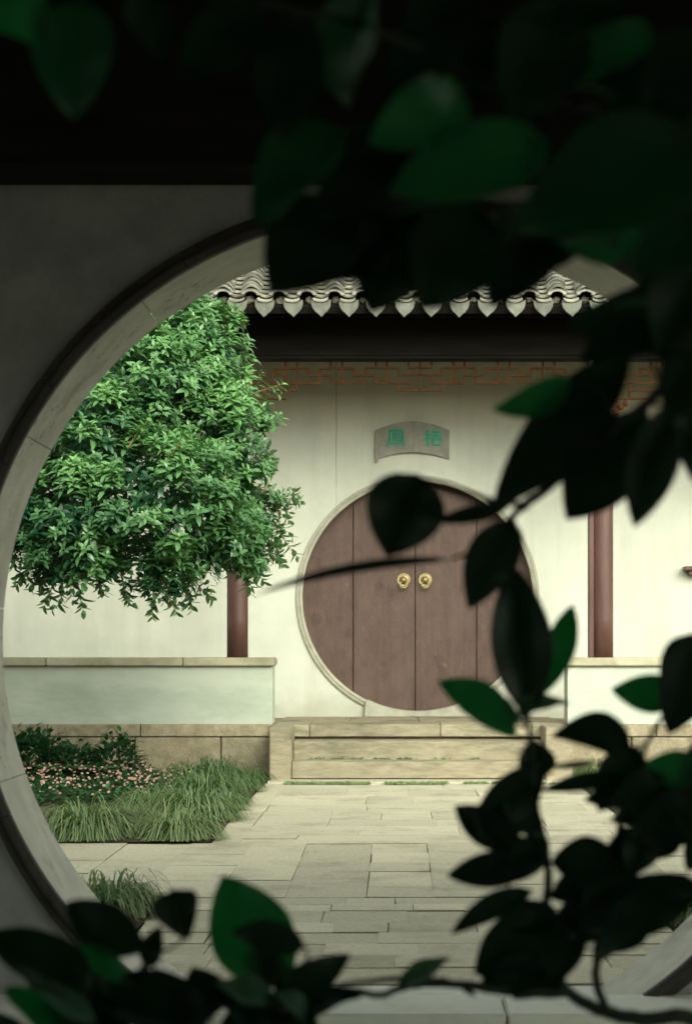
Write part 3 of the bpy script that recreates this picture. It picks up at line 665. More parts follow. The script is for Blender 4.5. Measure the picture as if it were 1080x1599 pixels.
# small timber ledge at the right, on the gallery wall
led = tag(empty('timber_ledge', (2.49, YW, 1.6)), 'short brown timber ledge on the white wall at the right edge', 'ledge')
box('board', ((1065-VX)/SW, 3.3, YW-.14, YW-.002, EYE+(1000-891)/SW, EYE+(1000-885)/SW), M['column'], led, 0.003)
box('bearer', ((1072-VX)/SW, 3.28, YW-.11, YW-.002, EYE+(1000-897.5)/SW, EYE+(1000-891.3)/SW), M['column'], led, 0.003)

# ------------------------------------------------------------------ plants
class LeafMesh:
    def __init__(s): s.v = []; s.f = []; s.t = []
    def leaf(s, base, d, n, L, W, droop=0.2, tint=0.5, fold=0.15):
        """pointed oval leaf: base point, direction, up normal"""
        d = d.normalized(); sd = d.cross(n)
        if sd.length < 1e-4: sd = d.cross(Vector((1, .2, .1)))
        sd.normalize(); n = sd.cross(d)
        k = len(s.v)
        def pt(t, x): return base + d*(L*t) + sd*(x*W*.5) + n*(-droop*L*t*t + fold*W*abs(x))
        s.v += [pt(0, 0), pt(.35, -.92), pt(.35, 0), pt(.35, .92), pt(.7, -.8), pt(.7, 0), pt(.7, .8), pt(1, 0)]
        s.f += [(k, k+2, k+1), (k, k+3, k+2), (k+1, k+2, k+5, k+4), (k+2, k+3, k+6, k+5), (k+4, k+5, k+7), (k+5, k+6, k+7)]
        s.t += [tint]*8
    def blade(s, base, d0, L, W, sag, tint, n=5):
        d = d0.normalized(); side = d.cross(Vector((0, 0, 1)))
        if side.length < 1e-3: side = Vector((1, 0, 0))
        side.normalize(); k = len(s.v); p = Vector(base); step = L/n
        for i in range(n+1):
            w_ = W*.5*(1-(i/n)**2.2) + .0004
            s.v += [p - side*w_, p + side*w_]; s.t += [tint*(0.45+.55*i/n)]*2
            d = (d + Vector((0, 0, -sag*(i+1)/n))).normalized(); p = p + d*step
            if p.z < 0.012: p.z = 0.012
        s.f += [(k+2*i, k+2*i+1, k+2*i+3, k+2*i+2) for i in range(n)]
    def build(s, name, m, parent=None, loc=None):
        me = pydata(s.v, s.f, name); a = me.attributes.new('tint', 'FLOAT', 'POINT')
        a.data.foreach_set('value', s.t); return link(name, me, m, parent, loc, True)
def rvec():
    while True:
        v = Vector((rnd.uniform(-1, 1), rnd.uniform(-1, 1), rnd.uniform(-1, 1)))
        if .05 < v.length < 1: return v.normalized()
def sprig(lm, p, axis, n=8, L=0.07, tint=.5, dr=(.3, .7)):
    """shoot tip: pairs of opposite pointed leaves arching out from the axis"""
    axis = axis.normalized(); s = axis.cross(rvec()).normalized(); t = axis.cross(s); pairs = n//2
    for i in range(pairs):
        u = i/max(pairs-1, 1); ang = i*math.pi/2 + rnd.uniform(-.4, .4)
        out = s*math.cos(ang) + t*math.sin(ang)
        for sg in (1, -1):
            el = .35 + .75*u + rnd.uniform(-.15, .25)
            d = out*sg + axis*el
            l = L*(1.05-.35*u)*rnd.uniform(.8, 1.15)
            lm.leaf(p - axis*(L*.9*(1-u)), d, (axis - out*sg*.2), l, l*.47, rnd.uniform(*dr), min(1, max(0, tint+rnd.uniform(-.12, .12)+.15*u)))

# leafy evergreen tree to the left, its trunk standing behind the gate wall
tree = tag(empty('evergreen_tree', (-3.05, 11.7, 0)), 'dense bright green evergreen tree hanging in front of the gallery at left', 'tree')
TO = Vector((-3.05, 11.7, 0))
lobes = []
def lobe(px, py, rx, ry, Z, rd=None): 
    s = F/Z; lobes.append((P(px, py, Z), rx/s, (rd or rx*.9)/s, ry/s))
for a in ((325,540,52,58,11.9),(285,545,75,75,11.7),(365,625,42,48,12.0),(225,600,95,90,11.3),(345,690,80,85,11.5),(150,690,95,95,11.1),(380,790,48,64,11.9),(250,775,105,100,11.0),(115,800,90,80,11.0),(325,845,80,72,11.3),(65,835,55,55,11.3),(250,880,55,46,11.1),(130,875,64,40,11.1),(370,872,30,34,11.9),(300,620,70,70,11.5),
          (-60,700,150,150,11.5),(20,570,150,120,11.7),(-170,820,150,110,11.6),(180,470,140,100,11.8),(60,420,150,110,12.1),(-120,520,170,140,12.0),(-260,680,150,150,11.8)): lobe(*a)
crown = LeafMesh()
def inside(p, shrink):
    for c, rx, ry, rz in lobes:
        q = p-c
        if (q.x/rx)**2 + (q.y/ry)**2 + (q.z/rz)**2 < shrink: return True
    return False
for c, rx, ry, rz in lobes:
    area = (rx*rz + rx*ry + ry*rz)*4.2
    for _ in range(int(area*42)):
        n = rvec()
        if n.y > .6 and rnd.random() < .6: continue
        rr = rnd.uniform(.86, 1.10)
        p = c + Vector((n.x*rx, n.y*ry, n.z*rz))*rr
        if inside(p, .60): continue
        on = Vector((n.x/rx, n.y/ry, n.z/rz)).normalized()
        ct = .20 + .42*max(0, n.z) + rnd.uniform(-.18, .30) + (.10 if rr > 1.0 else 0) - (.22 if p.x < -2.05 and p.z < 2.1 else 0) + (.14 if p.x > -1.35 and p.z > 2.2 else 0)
        cr_ = rnd.uniform(.06, .13)
        for q in range(rnd.choice((5, 7, 8, 9))):
            o_ = rvec(); o_.z = abs(o_.z)*.8
            ax = (o_*.8 + on*.5 + Vector((0, -.15, .9))).normalized()
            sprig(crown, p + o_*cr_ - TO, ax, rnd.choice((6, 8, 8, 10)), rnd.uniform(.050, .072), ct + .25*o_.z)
for c, rx, ry, rz in lobes:
    for _ in range(int((rx*rz + rx*ry + ry*rz)*4.2*85)):
        n = rvec(); p = c + Vector((n.x*rx, n.y*ry, n.z*rz))*rnd.uniform(.35, .9)
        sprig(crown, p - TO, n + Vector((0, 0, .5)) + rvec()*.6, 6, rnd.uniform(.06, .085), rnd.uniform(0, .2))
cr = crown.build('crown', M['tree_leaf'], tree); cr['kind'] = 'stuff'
# trunk and limbs
link('trunk', tube_mesh([(0, 0, -.05), (.03, 0, .5), (.10, -.03, 1.0), (.22, -.05, 1.5), (.38, -.1, 1.95), (.5, -.1, 2.5), (.55, -.05, 3.1)], [.12, .095, .085, .08, .07, .055, .03], 12), M['bark'], tree, None, True)
for c, rx, ry, rz in lobes:
    e = c - TO; st_ = Vector((.32, -.08, 1.75)); mid = st_.lerp(e, .5) + Vector((0, 0, -.06)) + rvec()*.06
    link('limb', tube_mesh([st_, st_.lerp(mid, .5)+rvec()*.03, mid, mid.lerp(e, .5)+rvec()*.03, e], [.04, .03, .022, .014, .006], 7), M['bark'], tree, None, True)
# shoots that stand out from the crown, each on its own reddish twig
shoots = [(345,640,440,600,12.0),(350,580,385,535,12.0),(330,560,395,560,12.0),(340,520,368,478,11.9),(310,510,330,470,11.9),(390,640,420,655,12),(400,760,468,783,11.9),(410,770,450,812,11.9),(410,790,462,868,11.9),(400,840,440,880,11.9),(380,860,412,908,11.9),(380,880,390,925,11.8),
          (300,900,330,935,11.3),(250,900,275,955,11.1),(240,900,238,962,11.1),(280,890,300,950,11.2),(190,900,200,940,11.1),(150,890,160,925,11.1),(120,900,130,952,11.1),(100,890,95,940,11.1),(70,880,50,918,11.2),(60,860,28,912,11.3),(90,890,70,945,11.2),(20,850,22,885,11.3),
          (150,640,175,590,11.2),(170,620,190,575,11.1),(330,650,405,665,11.7),(300,600,360,600,11.6),(390,700,428,720,11.9),(200,700,230,660,10.8),(260,720,290,690,10.7),(320,780,355,745,11.0),(120,740,150,720,10.8),(220,820,255,800,10.7),(330,830,370,800,11.0)]
for k, (ax_, ay_, bx_, by_, Z) in enumerate(shoots):
    a = P(ax_, ay_, Z) - TO; b = P(bx_, by_, Z - .03) - TO; mid = a.lerp(b, .55) + Vector((0, 0, .02 if by_ < ay_ else -.015))
    tw = link('twig', tube_mesh([a, mid, b], [.005, .0035, .002], 5), M['twig'], tree)
    lm = LeafMesh(); up = by_ < ay_+12
    dr = (b-a).normalized(); ax2 = (dr + Vector((0, -.1, .6 if up else -.15))).normalized(); dd = (.3, .7) if up else (.0, .25); tn = .75 if up else .25
    if not up and ax_ > 340: tn = .4
    sprig(lm, b, ax2, 8, .085, tn, dd); sprig(lm, a.lerp(b, .78), ax2+rvec()*.3, 6, .08, tn-.1, dd); sprig(lm, a.lerp(b, .55), ax2+rvec()*.4, 6, .075, tn-.15, dd)
    for q in range(3):
        s_ = a.lerp(b, rnd.uniform(.4, .95)) + rvec()*.055; sprig(lm, s_, ax2+rvec()*.5, 6, .075, tn-.05, dd)
    lm.build('leafy_shoot', M['tree_leaf'], tw)

# lily turf clumps
def clump(x, y, r, h, n, label, group, tint=(.2, .9), lean=(0, 0)):
    lm = LeafMesh()
    for _ in range(int(n*1.4)):
        a = rnd.uniform(0, 2*math.pi); q = math.sqrt(rnd.random())*r*.42
        b = Vector((q*math.cos(a), q*math.sin(a), 0.008))
        a2 = a + rnd.uniform(-.7, .7); out = rnd.uniform(.1, 1.1)
        d = Vector((math.cos(a2)*out + lean[0], math.sin(a2)*out + lean[1], 1.0))
        L = h*rnd.uniform(1.0, 1.65); lm.blade(b, d, L, rnd.uniform(.0045, .0085), rnd.uniform(1.0, 1.9), rnd.uniform(*tint), 6)
    return tag(lm.build('grass_clump', M['grass'], None, (x, y, .004)), label, 'grass clump', group)
GL = 'lily turf clumps in the left planting bed'; GR_ = 'lily turf clumps in the right planting bed'
clump(-1.64, 9.80, .36, .28, 800, 'large arching grass clump at the left front corner of the bed', GL)
clump(-1.14, 9.72, .28, .22, 560, 'yellowish arching grass clump at the corner where bed meets path', GL, (.4, 1))
clump(-1.18, 10.75, .30, .28, 700, 'green grass clump spilling over the path edge midway along the bed', GL, (.15, .8))
clump(-1.48, 11.2, .26, .22, 420, 'grass clump in the middle of the bed beside the pink flowers', GL, (.15, .8))
clump(-1.24, 11.9, .32, .29, 620, 'dark green grass clump in front of the stone plinth', GL, (.05, .6))
clump(-1.26, 13.2, .26, .30, 420, 'tall dark grass clump against the stone plinth beside the steps', GL, (.0, .45))
clump(-1.42, 13.0, .28, .30, 420, 'dark grass clump at the back of the bed against the plinth', GL, (.0, .5))
clump(-2.05, 9.76, .3, .24, 420, 'grass clump at the far left of the bed, mostly behind the gate', GL)
clump(-1.10, 7.05, .28, .21, 620, 'small grass clump just inside the moon gate at lower left', 'grass clumps beside the moon gate', (.15, .8))
clump(1.16, 6.85, .20, .20, 420, 'small grass clump just inside the moon gate at lower right', 'grass clumps beside the moon gate', (.2, .8))
clump(1.50, 13.75, .20, .22, 360, 'pale green grass clump against the plinth right of the steps', GR_, (.4, 1))
clump(1.62, 12.6, .28, .24, 420, 'green grass clump along the right edge of the path', GR_, (.1, .7))
clump(1.66, 11.3, .28, .24, 420, 'green grass clump at the middle of the right bed edge', GR_, (.1, .7))
clump(1.66, 10.1, .28, .24, 420, 'green grass clump at the front of the right bed edge', GR_, (.1, .7))
clump(-1.06, 12.75, .20, .16, 260, 'short grass tuft at the path edge below the tall dark clump', GL, (.1, .6))
clump(-1.06, 13.6, .18, .15, 220, 'short grass tuft in the corner between plinth and steps', GL, (.05, .5))
clump(-1.06, 11.4, .20, .15, 260, 'short grass tuft leaning over the border stones of the path', GL, (.2, .8))
clump(1.44, 12.0, .20, .15, 240, 'short grass tuft at the right border of the path', GR_, (.2, .8))
clump(1.44, 10.7, .20, .15, 240, 'short grass tuft near the front right border of the path', GR_, (.2, .8))
clump(-1.5, 6.75, .28, .22, 420, 'grass clump behind the lower left rim of the moon gate', 'grass clumps beside the moon gate', (.15, .8))
# pink flowering ground cover
fl = LeafMesh(); fo = LeafMesh()
for _ in range(1500):
    x = rnd.uniform(-3.0, -1.35); y = rnd.uniform(11.4, 13.7); h = rnd.uniform(.05, .15)
    if rnd.random() < .35 and x > -1.6: continue
    for q in range(4):
        d = rvec(); d.z = abs(d.z)*.4+.1; fo.leaf(Vector((x, y, h*.55)) + rvec()*.03, d, Vector((0, 0, 1)), rnd.uniform(.03, .05), rnd.uniform(.022, .035), .2, rnd.uniform(0, .7))
    if rnd.random() < .36:
        c = Vector((x, y, h+.02)); nrm = (Vector((rnd.uniform(-.5, .5), -.7, .8))).normalized(); s_ = nrm.cross(Vector((1, 0, .1))).normalized(); t_ = nrm.cross(s_); r0 = rnd.uniform(.007, .013); tn = rnd.random()
        for k in range(5):
            A = k*2*math.pi/5; fl.leaf(c, s_*math.cos(A)+t_*math.sin(A)+nrm*.3, nrm, r0, r0*.9, .1, tn)
g1 = fo.build('ground_cover', M['fern']); tag(g1, 'low green leaves of the flowering ground cover in the left bed', 'ground cover', kind='stuff')
g2 = fl.build('pink_flowers', M['flower']); tag(g2, 'small pink flowers scattered over the left planting bed', 'flowers', kind='stuff')
# ferns and a low shrub by the plinth
def fern(x, y, h, n, label, tint=(0, .6)):
    t = tag(empty('fern', (x, y, 0)), label, 'fern', 'ferns along the stone plinth')
    for k in range(n):
        a = 2*math.pi*k/n + rnd.uniform(-.3, .3); lm = LeafMesh(); L = h*rnd.uniform(.9, 1.3)
        p = Vector((0, 0, .01)); d = Vector((math.cos(a)*.5, math.sin(a)*.5, 1)).normalized(); m_ = 14; tn = rnd.uniform(*tint)
        for i in range(m_):
            u = i/m_; d = (d + Vector((math.cos(a)*.06, math.sin(a)*.06, -.075))).normalized(); p2 = p + d*(L/m_); sd = d.cross(Vector((0, 0, 1))).normalized()
            if i > 1:
                wl_ = .24*L*math.sin(math.pi*min(1, .15+.85*u))+.01
                for sg in (1, -1): lm.leaf(p2, sd*sg + d*.35, Vector((0, 0, 1)), wl_, .042, .25, tn)
            lm.leaf(p, d, Vector((0, 0, 1)), L/m_*1.1, .006, 0, tn); p = p2
        lm.build('frond', M['fern'], t)
fern(-2.28, 13.30, .30, 13, 'bright green small fern in front of the plinth behind the pink flowers', (.5, 1))
def shrub(x, y, rx, ry, h, n, label, tint, L=.06):
    sh = tag(empty('low_shrub', (x, y, 0)), label, 'shrub', 'low shrubs along the stone plinth'); lm = LeafMesh()
    for _ in range(n):
        k = rvec(); k.z = abs(k.z); bump_ = 1 + .18*math.sin(k.x*7+x*9)*math.cos(k.y*6+k.z*5)
        p = Vector((k.x*rx, k.y*ry, k.z*h + .03))*rnd.uniform(.7, 1.04)*bump_
        lm.leaf(p, k + rvec()*.7 + Vector((0, 0, .2)), Vector((0, 0, 1)), L*rnd.uniform(.7, 1.2), L*.55, .35, rnd.uniform(*tint) + .2*k.z)
    lm.build('foliage', M['fern'], sh)
    link('stem', tube_mesh([(0, 0, -.01), (.01, 0, h*.4), (0, .01, h*.8)], [.014, .01, .005], 6), M['bark'], sh)
shrub(-2.74, 13.7, .30, .26, .33, 800, 'tall dark green shrub at the left against the stone plinth', (0, .4), .07)
shrub(-2.40, 13.65, .28, .24, .24, 600, 'spreading dark shrub between the tall shrub and the rounded one', (0, .4))
shrub(-2.06, 13.62, .20, .18, .30, 520, 'rounded dark green shrub near the middle of the plinth', (0, .35))
shrub(-3.2, 13.3, .36, .3, .45, 700, 'dark shrub beyond the left edge of the moon gate', (0, .4), .07)
# moss along the foot of the steps and sprouts in the step joints
lm = LeafMesh()
for _ in range(2600):
    x = rnd.uniform(-.80, .80) if rnd.random() < .85 else rnd.uniform(-.8, 1.2); y = 13.405 + rnd.gauss(0, .012)
    if math.sin(x*9)+math.sin(x*23+1) < -.9: continue
    d = rvec(); d.z = abs(d.z)+.4; lm.leaf(Vector((x, y, .0)), d, Vector((0, -1, .3)), rnd.uniform(.012, .03), .010, .2, rnd.uniform(.1, .8))
for cx_, cy_, cz_, n_ in ((-.41, 13.895, .15, 26), (-.3, 13.897, .15, 16), (-.10, 13.895, .15, 40), (.08, 13.897, .15, 30), (.35, 13.895, .15, 14), (-.6, 13.895, .15, 10), (.6, 13.895, .15, 10)):
    for _ in range(n_):
        d = rvec(); d.z = abs(d.z)+.3; d.y = -abs(d.y); lm.leaf(Vector((cx_+rnd.gauss(0, .03), cy_-.006, cz_)), d, Vector((0, -1, .3)), rnd.uniform(.012, .028), .012, .2, rnd.uniform(.1, .7))
tag(lm.build('moss', M['grass']), 'line of green moss and tiny sprouts along the stone steps', 'moss', kind='stuff')

# ------------------------------------------------------------------ foreground branches and shrubs
def big_leaf(b, t, Z, w_, m, parent, po, roll=0.0, zt=0.0, bow=0.0, curl=0.12, br=.42, up=0):
    """one glossy leaf; b,t photo pixels of base and tip; Z depth of the base, zt depth change to the tip, w_ apparent width in pixels"""
    A = P(b[0], b[1], Z); B = P(t[0], t[1], Z+zt); ax = B-A; L = ax.length; ax.normalize()
    W = w_*Z/F; vw = Vector((0, 1, 0)); s = ax.cross(vw).normalized(); n = s.cross(ax).normalized()
    rl = R(roll)
    if up:
        cands = [R(up), R(-up)]; rl = max(cands, key=lambda q: -(n*math.cos(q) - s*math.sin(q)).z * (1 if (n*math.cos(q) - s*math.sin(q)).y > 0 else -1))
    s2 = s*math.cos(rl) + n*math.sin(rl); n2 = n*math.cos(rl) - s*math.sin(rl); W = W/max(.33, math.cos(rl))
    NU, xs_ = 12, (-1, -.55, 0, .55, 1); v = []; f = []
    ph = rnd.uniform(0, 6); amp = .035*W; bow += rnd.uniform(-5, 5); fd = rnd.uniform(.05, .3); curl += rnd.uniform(-.08, .12)
    for i in range(NU+1):
        u = i/NU
        e = math.log(.5)/math.log(br); wd = max(0, math.sin(math.pi*u**e))**.72*(1-.25*u**6)
        c = A + ax*(L*u) + s*(bow*Z/F*4*u*(1-u)) + n2*(curl*L*(u*u-.25*u))
        for x in xs_:
            v.append(c + s2*(x*wd*W/2) + n2*(-fd*W*wd*abs(x) + amp*math.sin(ph+u*11+x*2)) - po)
    for i in range(NU):
        for j in range(4):
            k = i*5+j; f.append((k, k+1, k+6, k+5))
    o = link('leaf', pydata([q for q in v], f), M[m], parent, None, True)
    o['m'] = m; del o['m']
    return A, ax
def plant(name, loc, label, cat, branches, leaves, twigm):
    t = tag(empty(name, loc), label, cat); po = Vector(loc); pts_all = []
    for k, br_ in enumerate(branches):
        pts = [P(a, b, z) for a, b, z, r_ in br_]; rads = [r_ for *_, r_ in br_]
        # smooth the line a little
        fine = []; fr = []
        for i in range(len(pts)-1):
            p0, p1, p2, p3 = pts[max(i-1, 0)], pts[i], pts[i+1], pts[min(i+2, len(pts)-1)]
            for q in range(5):
                u = q/5; fine.append(.5*((2*p1)+(p2-p0)*u+(2*p0-5*p1+4*p2-p3)*u*u+(3*p1-p0-3*p2+p3)*u**3) + rvec()*.0012); fr.append(rads[i]+(rads[i+1]-rads[i])*u)
        fine.append(pts[-1]); fr.append(rads[-1]); pts_all += fine
        link('stem' if k == 0 else 'branch', tube_mesh([p-po for p in fine], fr, 8), twigm, t, None, True)
    for lf in leaves:
        b, tp, Z, w_, m = lf[:5]; kw = lf[5] if len(lf) > 5 else {}
        A, ax = big_leaf(b, tp, Z, w_, m, t, po, **kw)
        q = min(pts_all, key=lambda p: (p-A).length)
        if (q-A).length > .004:
            mid = q.lerp(A, .6) - ax*min(.012, .3*(q-A).length)
            link('petiole', tube_mesh([q-po, mid-po, A-po, A+ax*.01-po], [.0022, .0018, .0016, .0008], 6), twigm, t, None, True)
    return t
O, Lt, Ps = 'shaded_leaf', 'lit_leaf', 'pale_sheen_leaf'
Zt = 1.5
hang_br = [
 [(1330,1000+1.05*F/1.75,1.75,.035),(1330,1900,1.75,.030),(1300,1200,1.72,.026),(1310,700,1.7,.022),(1290,350,1.66,.018),(1230,60,1.6,.014),(1180,-160,1.55,.010),(1150,-330,1.55,.005)],
 [(1290,330,1.66,.010),(1120,215,1.62,.0075),(930,170,1.58,.006),(760,120,1.53,.005),(560,40,1.48,.004),(330,-10,1.45,.003),(120,-35,1.45,.002),(-60,-50,1.45,.0014)],
 [(1290,360,1.66,.008),(1090,330,1.64,.006),(860,320,1.62,.0045),(640,325,1.6,.0035),(540,330,1.6,.002)],
 [(1305,500,1.68,.010),(1130,500,1.8,.008),(1050,590,1.9,.006),(950,680,1.95,.005),(890,735,2.0,.004),(832,778,2.0,.0055),(800,805,2.02,.004),(760,850,2.04,.003),(705,873,2.06,.0018)],
 [(832,778,2.0,.004),(795,785,2.0,.003),(650,745,2.02,.0018)],
]
hang_lv = [
 ((-80,-70),(75,60),1.42,150,Lt,{'roll':20}), ((125,0),(112,182),1.45,130,'half_lit_leaf',{}), ((405,15),(275,115),1.45,105,O,{}), ((462,25),(440,222),1.46,112,O,{}),
 ((540,200),(395,352),1.55,125,'half_lit_leaf',{'roll':-35}), ((728,145),(585,222),1.52,100,Lt,{'roll':20,'zt':-.03}), ((858,225),(606,306),1.52,112,Lt,{'roll':25,'bow':-10}), ((822,298),(604,307),1.5,11,Ps,{'up':60}),  # thin pale sliver stands for the lit lower edge of a leaf
 ((1095,230),(800,345),1.5,185,'half_lit_leaf',{'roll':-10}), ((962,384),(853,366),1.55,11,Ps,{'up':60}), ((962,150),(860,124),1.5,10,Ps,{'up':60}), ((1030,478),(955,476),1.7,14,Ps,{'up':55}), ((1020,45),(868,88),1.5,62,Lt,{'roll':30}), ((968,100),(852,135),1.52,55,Lt,{'roll':-30}),  # thin pale slivers stand for light along leaf edges
 ((540,320),(418,455),1.6,150,O,{}), ((650,320),(575,485),1.62,150,O,{}), ((760,330),(655,482),1.6,150,O,{}), ((850,320),(765,478),1.62,120,O,{}), ((600,330),(500,440),1.62,120,O,{}),
 ((575,-20),(535,165),1.5,110,'half_lit_leaf',{'roll':-50}), ((700,20),(610,140),1.5,110,O,{}), ((800,40),(735,150),1.52,120,O,{}), ((880,0),(800,190),1.5,150,O,{}), ((1060,90),(945,225),1.54,160,O,{}),
 ((1100,320),(985,425),1.62,130,'half_lit_leaf',{}), ((1115,400),(1030,560),1.66,140,O,{}), ((620,210),(500,340),1.56,130,O,{}), ((1110,60),(1010,170),1.5,130,O,{}), ((720,-30),(640,90),1.5,110,O,{}), ((960,-30),(860,60),1.52,100,O,{}),
 ((1100,180),(980,330),1.6,150,'half_lit_leaf',{}), ((780,210),(640,270),1.6,90,O,{}), ((900,330),(800,420),1.64,100,O,{}), ((1000,350),(880,395),1.6,60,Lt,{'roll':40}),
 ((330,0),(420,60),1.46,70,O,{}), ((210,-20),(265,90),1.46,70,O,{'roll':35}),
 ((985,540),(770,792),1.95,104,O,{'br':.5}), ((890,590),(768,641),1.93,52,Lt,{'roll':15,'bow':12}), ((1010,642),(884,812),1.95,122,O,{'br':.5}), ((1045,630),(993,822),1.9,82,O,{'br':.5}), ((1060,660),(960,740),1.92,70,O,{}), ((1105,540),(1085,750),1.85,100,O,{}),
 ((1110,470),(880,512),1.8,85,O,{'roll':15}), ((1110,480),(1045,660),1.8,100,O,{}), ((1110,440),(905,560),1.82,110,O,{}), ((1105,640),(1060,700),1.85,80,O,{}),
 ((652,740),(604,870),2.02,124,O,{'br':.42}), ((800,784),(668,822),2.0,28,O,{'roll':30}), ((802,812),(732,952),2.02,82,O,{}), ((705,873),(396,943),2.06,17,O,{'bow':-19,'roll':25}),
]
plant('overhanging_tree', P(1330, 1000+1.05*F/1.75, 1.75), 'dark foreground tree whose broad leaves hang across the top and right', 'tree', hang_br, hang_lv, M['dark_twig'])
g = 1000+1.05*F/2.3
shr_br = [
 [(1180,g,2.3,.014),(1170,1750,2.3,.012),(1090,1598,2.28,.010),(1000,1592,2.26,.009),(930,1575,2.25,.008),(880,1540,2.24,.007),(850,1470,2.23,.006),(855,1360,2.22,.005),(835,1250,2.2,.004),(830,1170,2.2,.003),(824,1118,2.2,.0025)],
 [(945,1580,2.25,.006),(930,1520,2.24,.0055),(937,1450,2.23,.005),(955,1350,2.22,.0045),(975,1260,2.2,.004),(1000,1180,2.2,.003),(1050,1095,2.2,.002)],
 [(890,1550,2.24,.0075),(800,1548,2.22,.0062),(700,1535,2.2,.0052),(640,1540,2.18,.0046),(590,1554,2.17,.0042),(540,1545,2.16,.004),(470,1562,2.15,.003)],
 [(975,1260,2.2,.003),(1040,1250,2.18,.0025),(1090,1220,2.16,.002)],
 [(850,1440,2.23,.003),(800,1400,2.2,.002),(790,1340,2.2,.0015)],
 [(700,1533,2.2,.004),(630,1528,2.19,.0035),(570,1532,2.18,.003),(520,1540,2.17,.002)],
]
shr_lv = [
 ((824,1118),(802,878),2.2,96,O,{'br':.48}), ((835,1095),(897,942),2.22,52,Lt,{'br':.55}), ((806,1152),(682,1064),2.18,62,Lt,{'bow':-18,'br':.5}), ((815,1118),(886,1090),2.2,24,Ps,{'up':62}), ((818,1125),(838,1080),2.19,24,Ps,{'roll':30}), ((812,1130),(790,1088),2.19,20,Ps,{'roll':30}),
 ((986,1172),(860,1152),2.2,62,O,{'bow':-22,'br':.38}), ((1062,1082),(954,1077),2.2,62,Lt,{}), ((1095,985),(1044,1148),2.18,95,O,{}), ((1095,1000),(1030,1060),2.2,60,O,{}),
 ((838,1218),(830,1154),2.2,60,O,{}), ((850,1190),(738,1302),2.2,74,O,{'br':.5}), ((836,1335),(709,1260),2.2,60,O,{'br':.6}), ((836,1352),(697,1370),2.2,58,O,{'br':.5}), ((830,1390),(703,1460),2.2,42,O,{'bow':-8}),
 ((890,1440),(740,1522),2.22,122,O,{'br':.5}), ((970,1212),(842,1238),2.2,30,O,{}), ((930,1190),(853,1199),2.2,12,O,{}), ((995,1165),(935,1270),2.2,76,O,{}), ((1045,1225),(955,1258),2.18,76,O,{}), ((1015,1285),(985,1370),2.19,62,O,{}), ((965,1340),(860,1348),2.2,82,O,{'br':.5}),
 ((985,1335),(905,1432),2.2,78,O,{}), ((965,1365),(905,1480),2.22,86,O,{}), ((850,1300),(788,1382),2.2,56,O,{}), ((930,1362),(858,1404),2.22,56,O,{}), ((935,1402),(862,1448),2.22,66,O,{}), ((872,1430),(768,1426),2.22,58,O,{}), ((880,1480),(800,1562),2.24,76,O,{}),
 ((1100,1385),(915,1478),2.16,66,O,{'up':60,'bow':-8}), ((1095,1215),(1005,1192),2.18,62,Lt,{}), ((1100,1255),(985,1308),2.18,88,O,{}), ((1110,1300),(1072,1362),2.18,50,O,{}), ((1010,1392),(900,1458),2.2,58,O,{}), ((1010,1440),(955,1490),2.2,44,O,{}),
 ((845,1300),(788,1240),2.2,48,O,{}), ((845,1318),(765,1345),2.2,48,O,{}), ((850,1500),(745,1545),2.22,64,O,{}), ((840,1250),(752,1292),2.21,44,O,{}), ((1095,1235),(955,1285),2.2,66,O,{}), ((1010,1235),(912,1250),2.21,44,O,{}), ((900,1430),(858,1545),2.23,58,O,{}), ((1010,1300),(940,1345),2.21,50,O,{}), ((1060,1290),(1000,1340),2.2,46,O,{}), ((905,1470),(890,1400),2.23,44,O,{}), ((1105,1150),(1070,1262),2.19,60,O,{}), ((790,1340),(742,1385),2.2,34,O,{}),
 ((622,1542),(698,1489),2.18,27,Ps,{'up':55}), ((715,1535),(742,1558),2.2,14,O,{}), ((740,1265),(768,1232),2.2,7,O,{}),
]
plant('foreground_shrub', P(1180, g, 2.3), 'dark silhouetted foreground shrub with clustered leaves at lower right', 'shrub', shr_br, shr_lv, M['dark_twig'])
g2_ = 1000+1.05*F/2.1
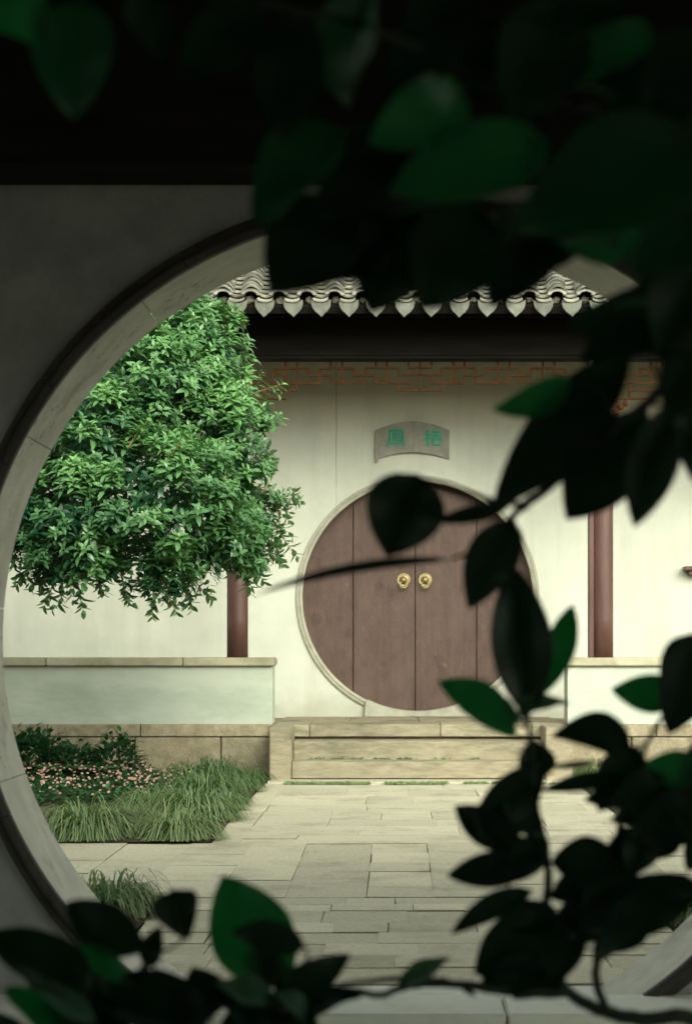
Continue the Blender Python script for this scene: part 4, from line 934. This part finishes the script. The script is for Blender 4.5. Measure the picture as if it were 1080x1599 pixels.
shl_br = [
 [(300,g2_,2.1,.012),(300,1800,2.1,.009),(310,1640,2.1,.007),(330,1570,2.1,.005),(390,1545,2.1,.004),(440,1535,2.1,.003),(450,1520,2.1,.002)],
 [(310,1640,2.1,.005),(240,1590,2.05,.004),(200,1540,2.05,.003),(235,1500,2.06,.002),(285,1470,2.06,.0015)],
 [(300,1700,2.1,.005),(180,1640,2.0,.004),(120,1570,2.0,.003),(80,1540,2.0,.002)],
 [(315,1640,2.1,.004),(380,1620,2.08,.003),(440,1580,2.08,.002)],
]
shl_lv = [
 ((446,1538),(344,1370),2.1,132,Lt,{'br':.48}), ((476,1478),(358,1458),2.04,52,O,{'bow':-12}), ((272,1388),(293,1470),2.06,74,O,{'br':.24}), ((228,1485),(98,1412),2.05,80,O,{'br':.5}), ((142,1550),(-30,1455),2.0,70,O,{'up':45}),
 ((195,1535),(110,1468),2.03,36,Lt,{'up':45}), ((232,1512),(250,1446),2.06,38,O,{}), ((290,1605),(125,1540),2.03,66,O,{'up':58}), ((300,1625),(238,1512),2.05,98,O,{}), ((110,1625),(8,1540),1.98,40,Lt,{'up':62}), ((215,1645),(60,1560),2.0,44,O,{'up':62}),
 ((340,1620),(485,1555),2.08,74,O,{}), ((425,1620),(345,1543),2.06,46,O,{'up':62}), ((425,1562),(547,1494),2.1,62,O,{}), ((440,1600),(560,1545),2.1,40,O,{'up':62}), ((330,1590),(300,1510),2.07,80,O,{}), ((425,1568),(338,1532),2.03,34,Ps,{'up':60}), ((475,1590),(430,1550),2.03,26,Ps,{'up':50}), ((150,1600),(40,1520),1.97,26,Ps,{'up':60}), ((380,1640),(420,1540),2.08,80,O,{}), ((60,1660),(-20,1580),2.0,60,O,{}), ((470,1640),(480,1570),2.08,60,O,{}), ((180,1600),(120,1500),2.04,70,O,{'roll':20}), ((450,1530),(375,1490),2.1,60,O,{}),  # pale leaves here stand for sheen on the darker ones
]
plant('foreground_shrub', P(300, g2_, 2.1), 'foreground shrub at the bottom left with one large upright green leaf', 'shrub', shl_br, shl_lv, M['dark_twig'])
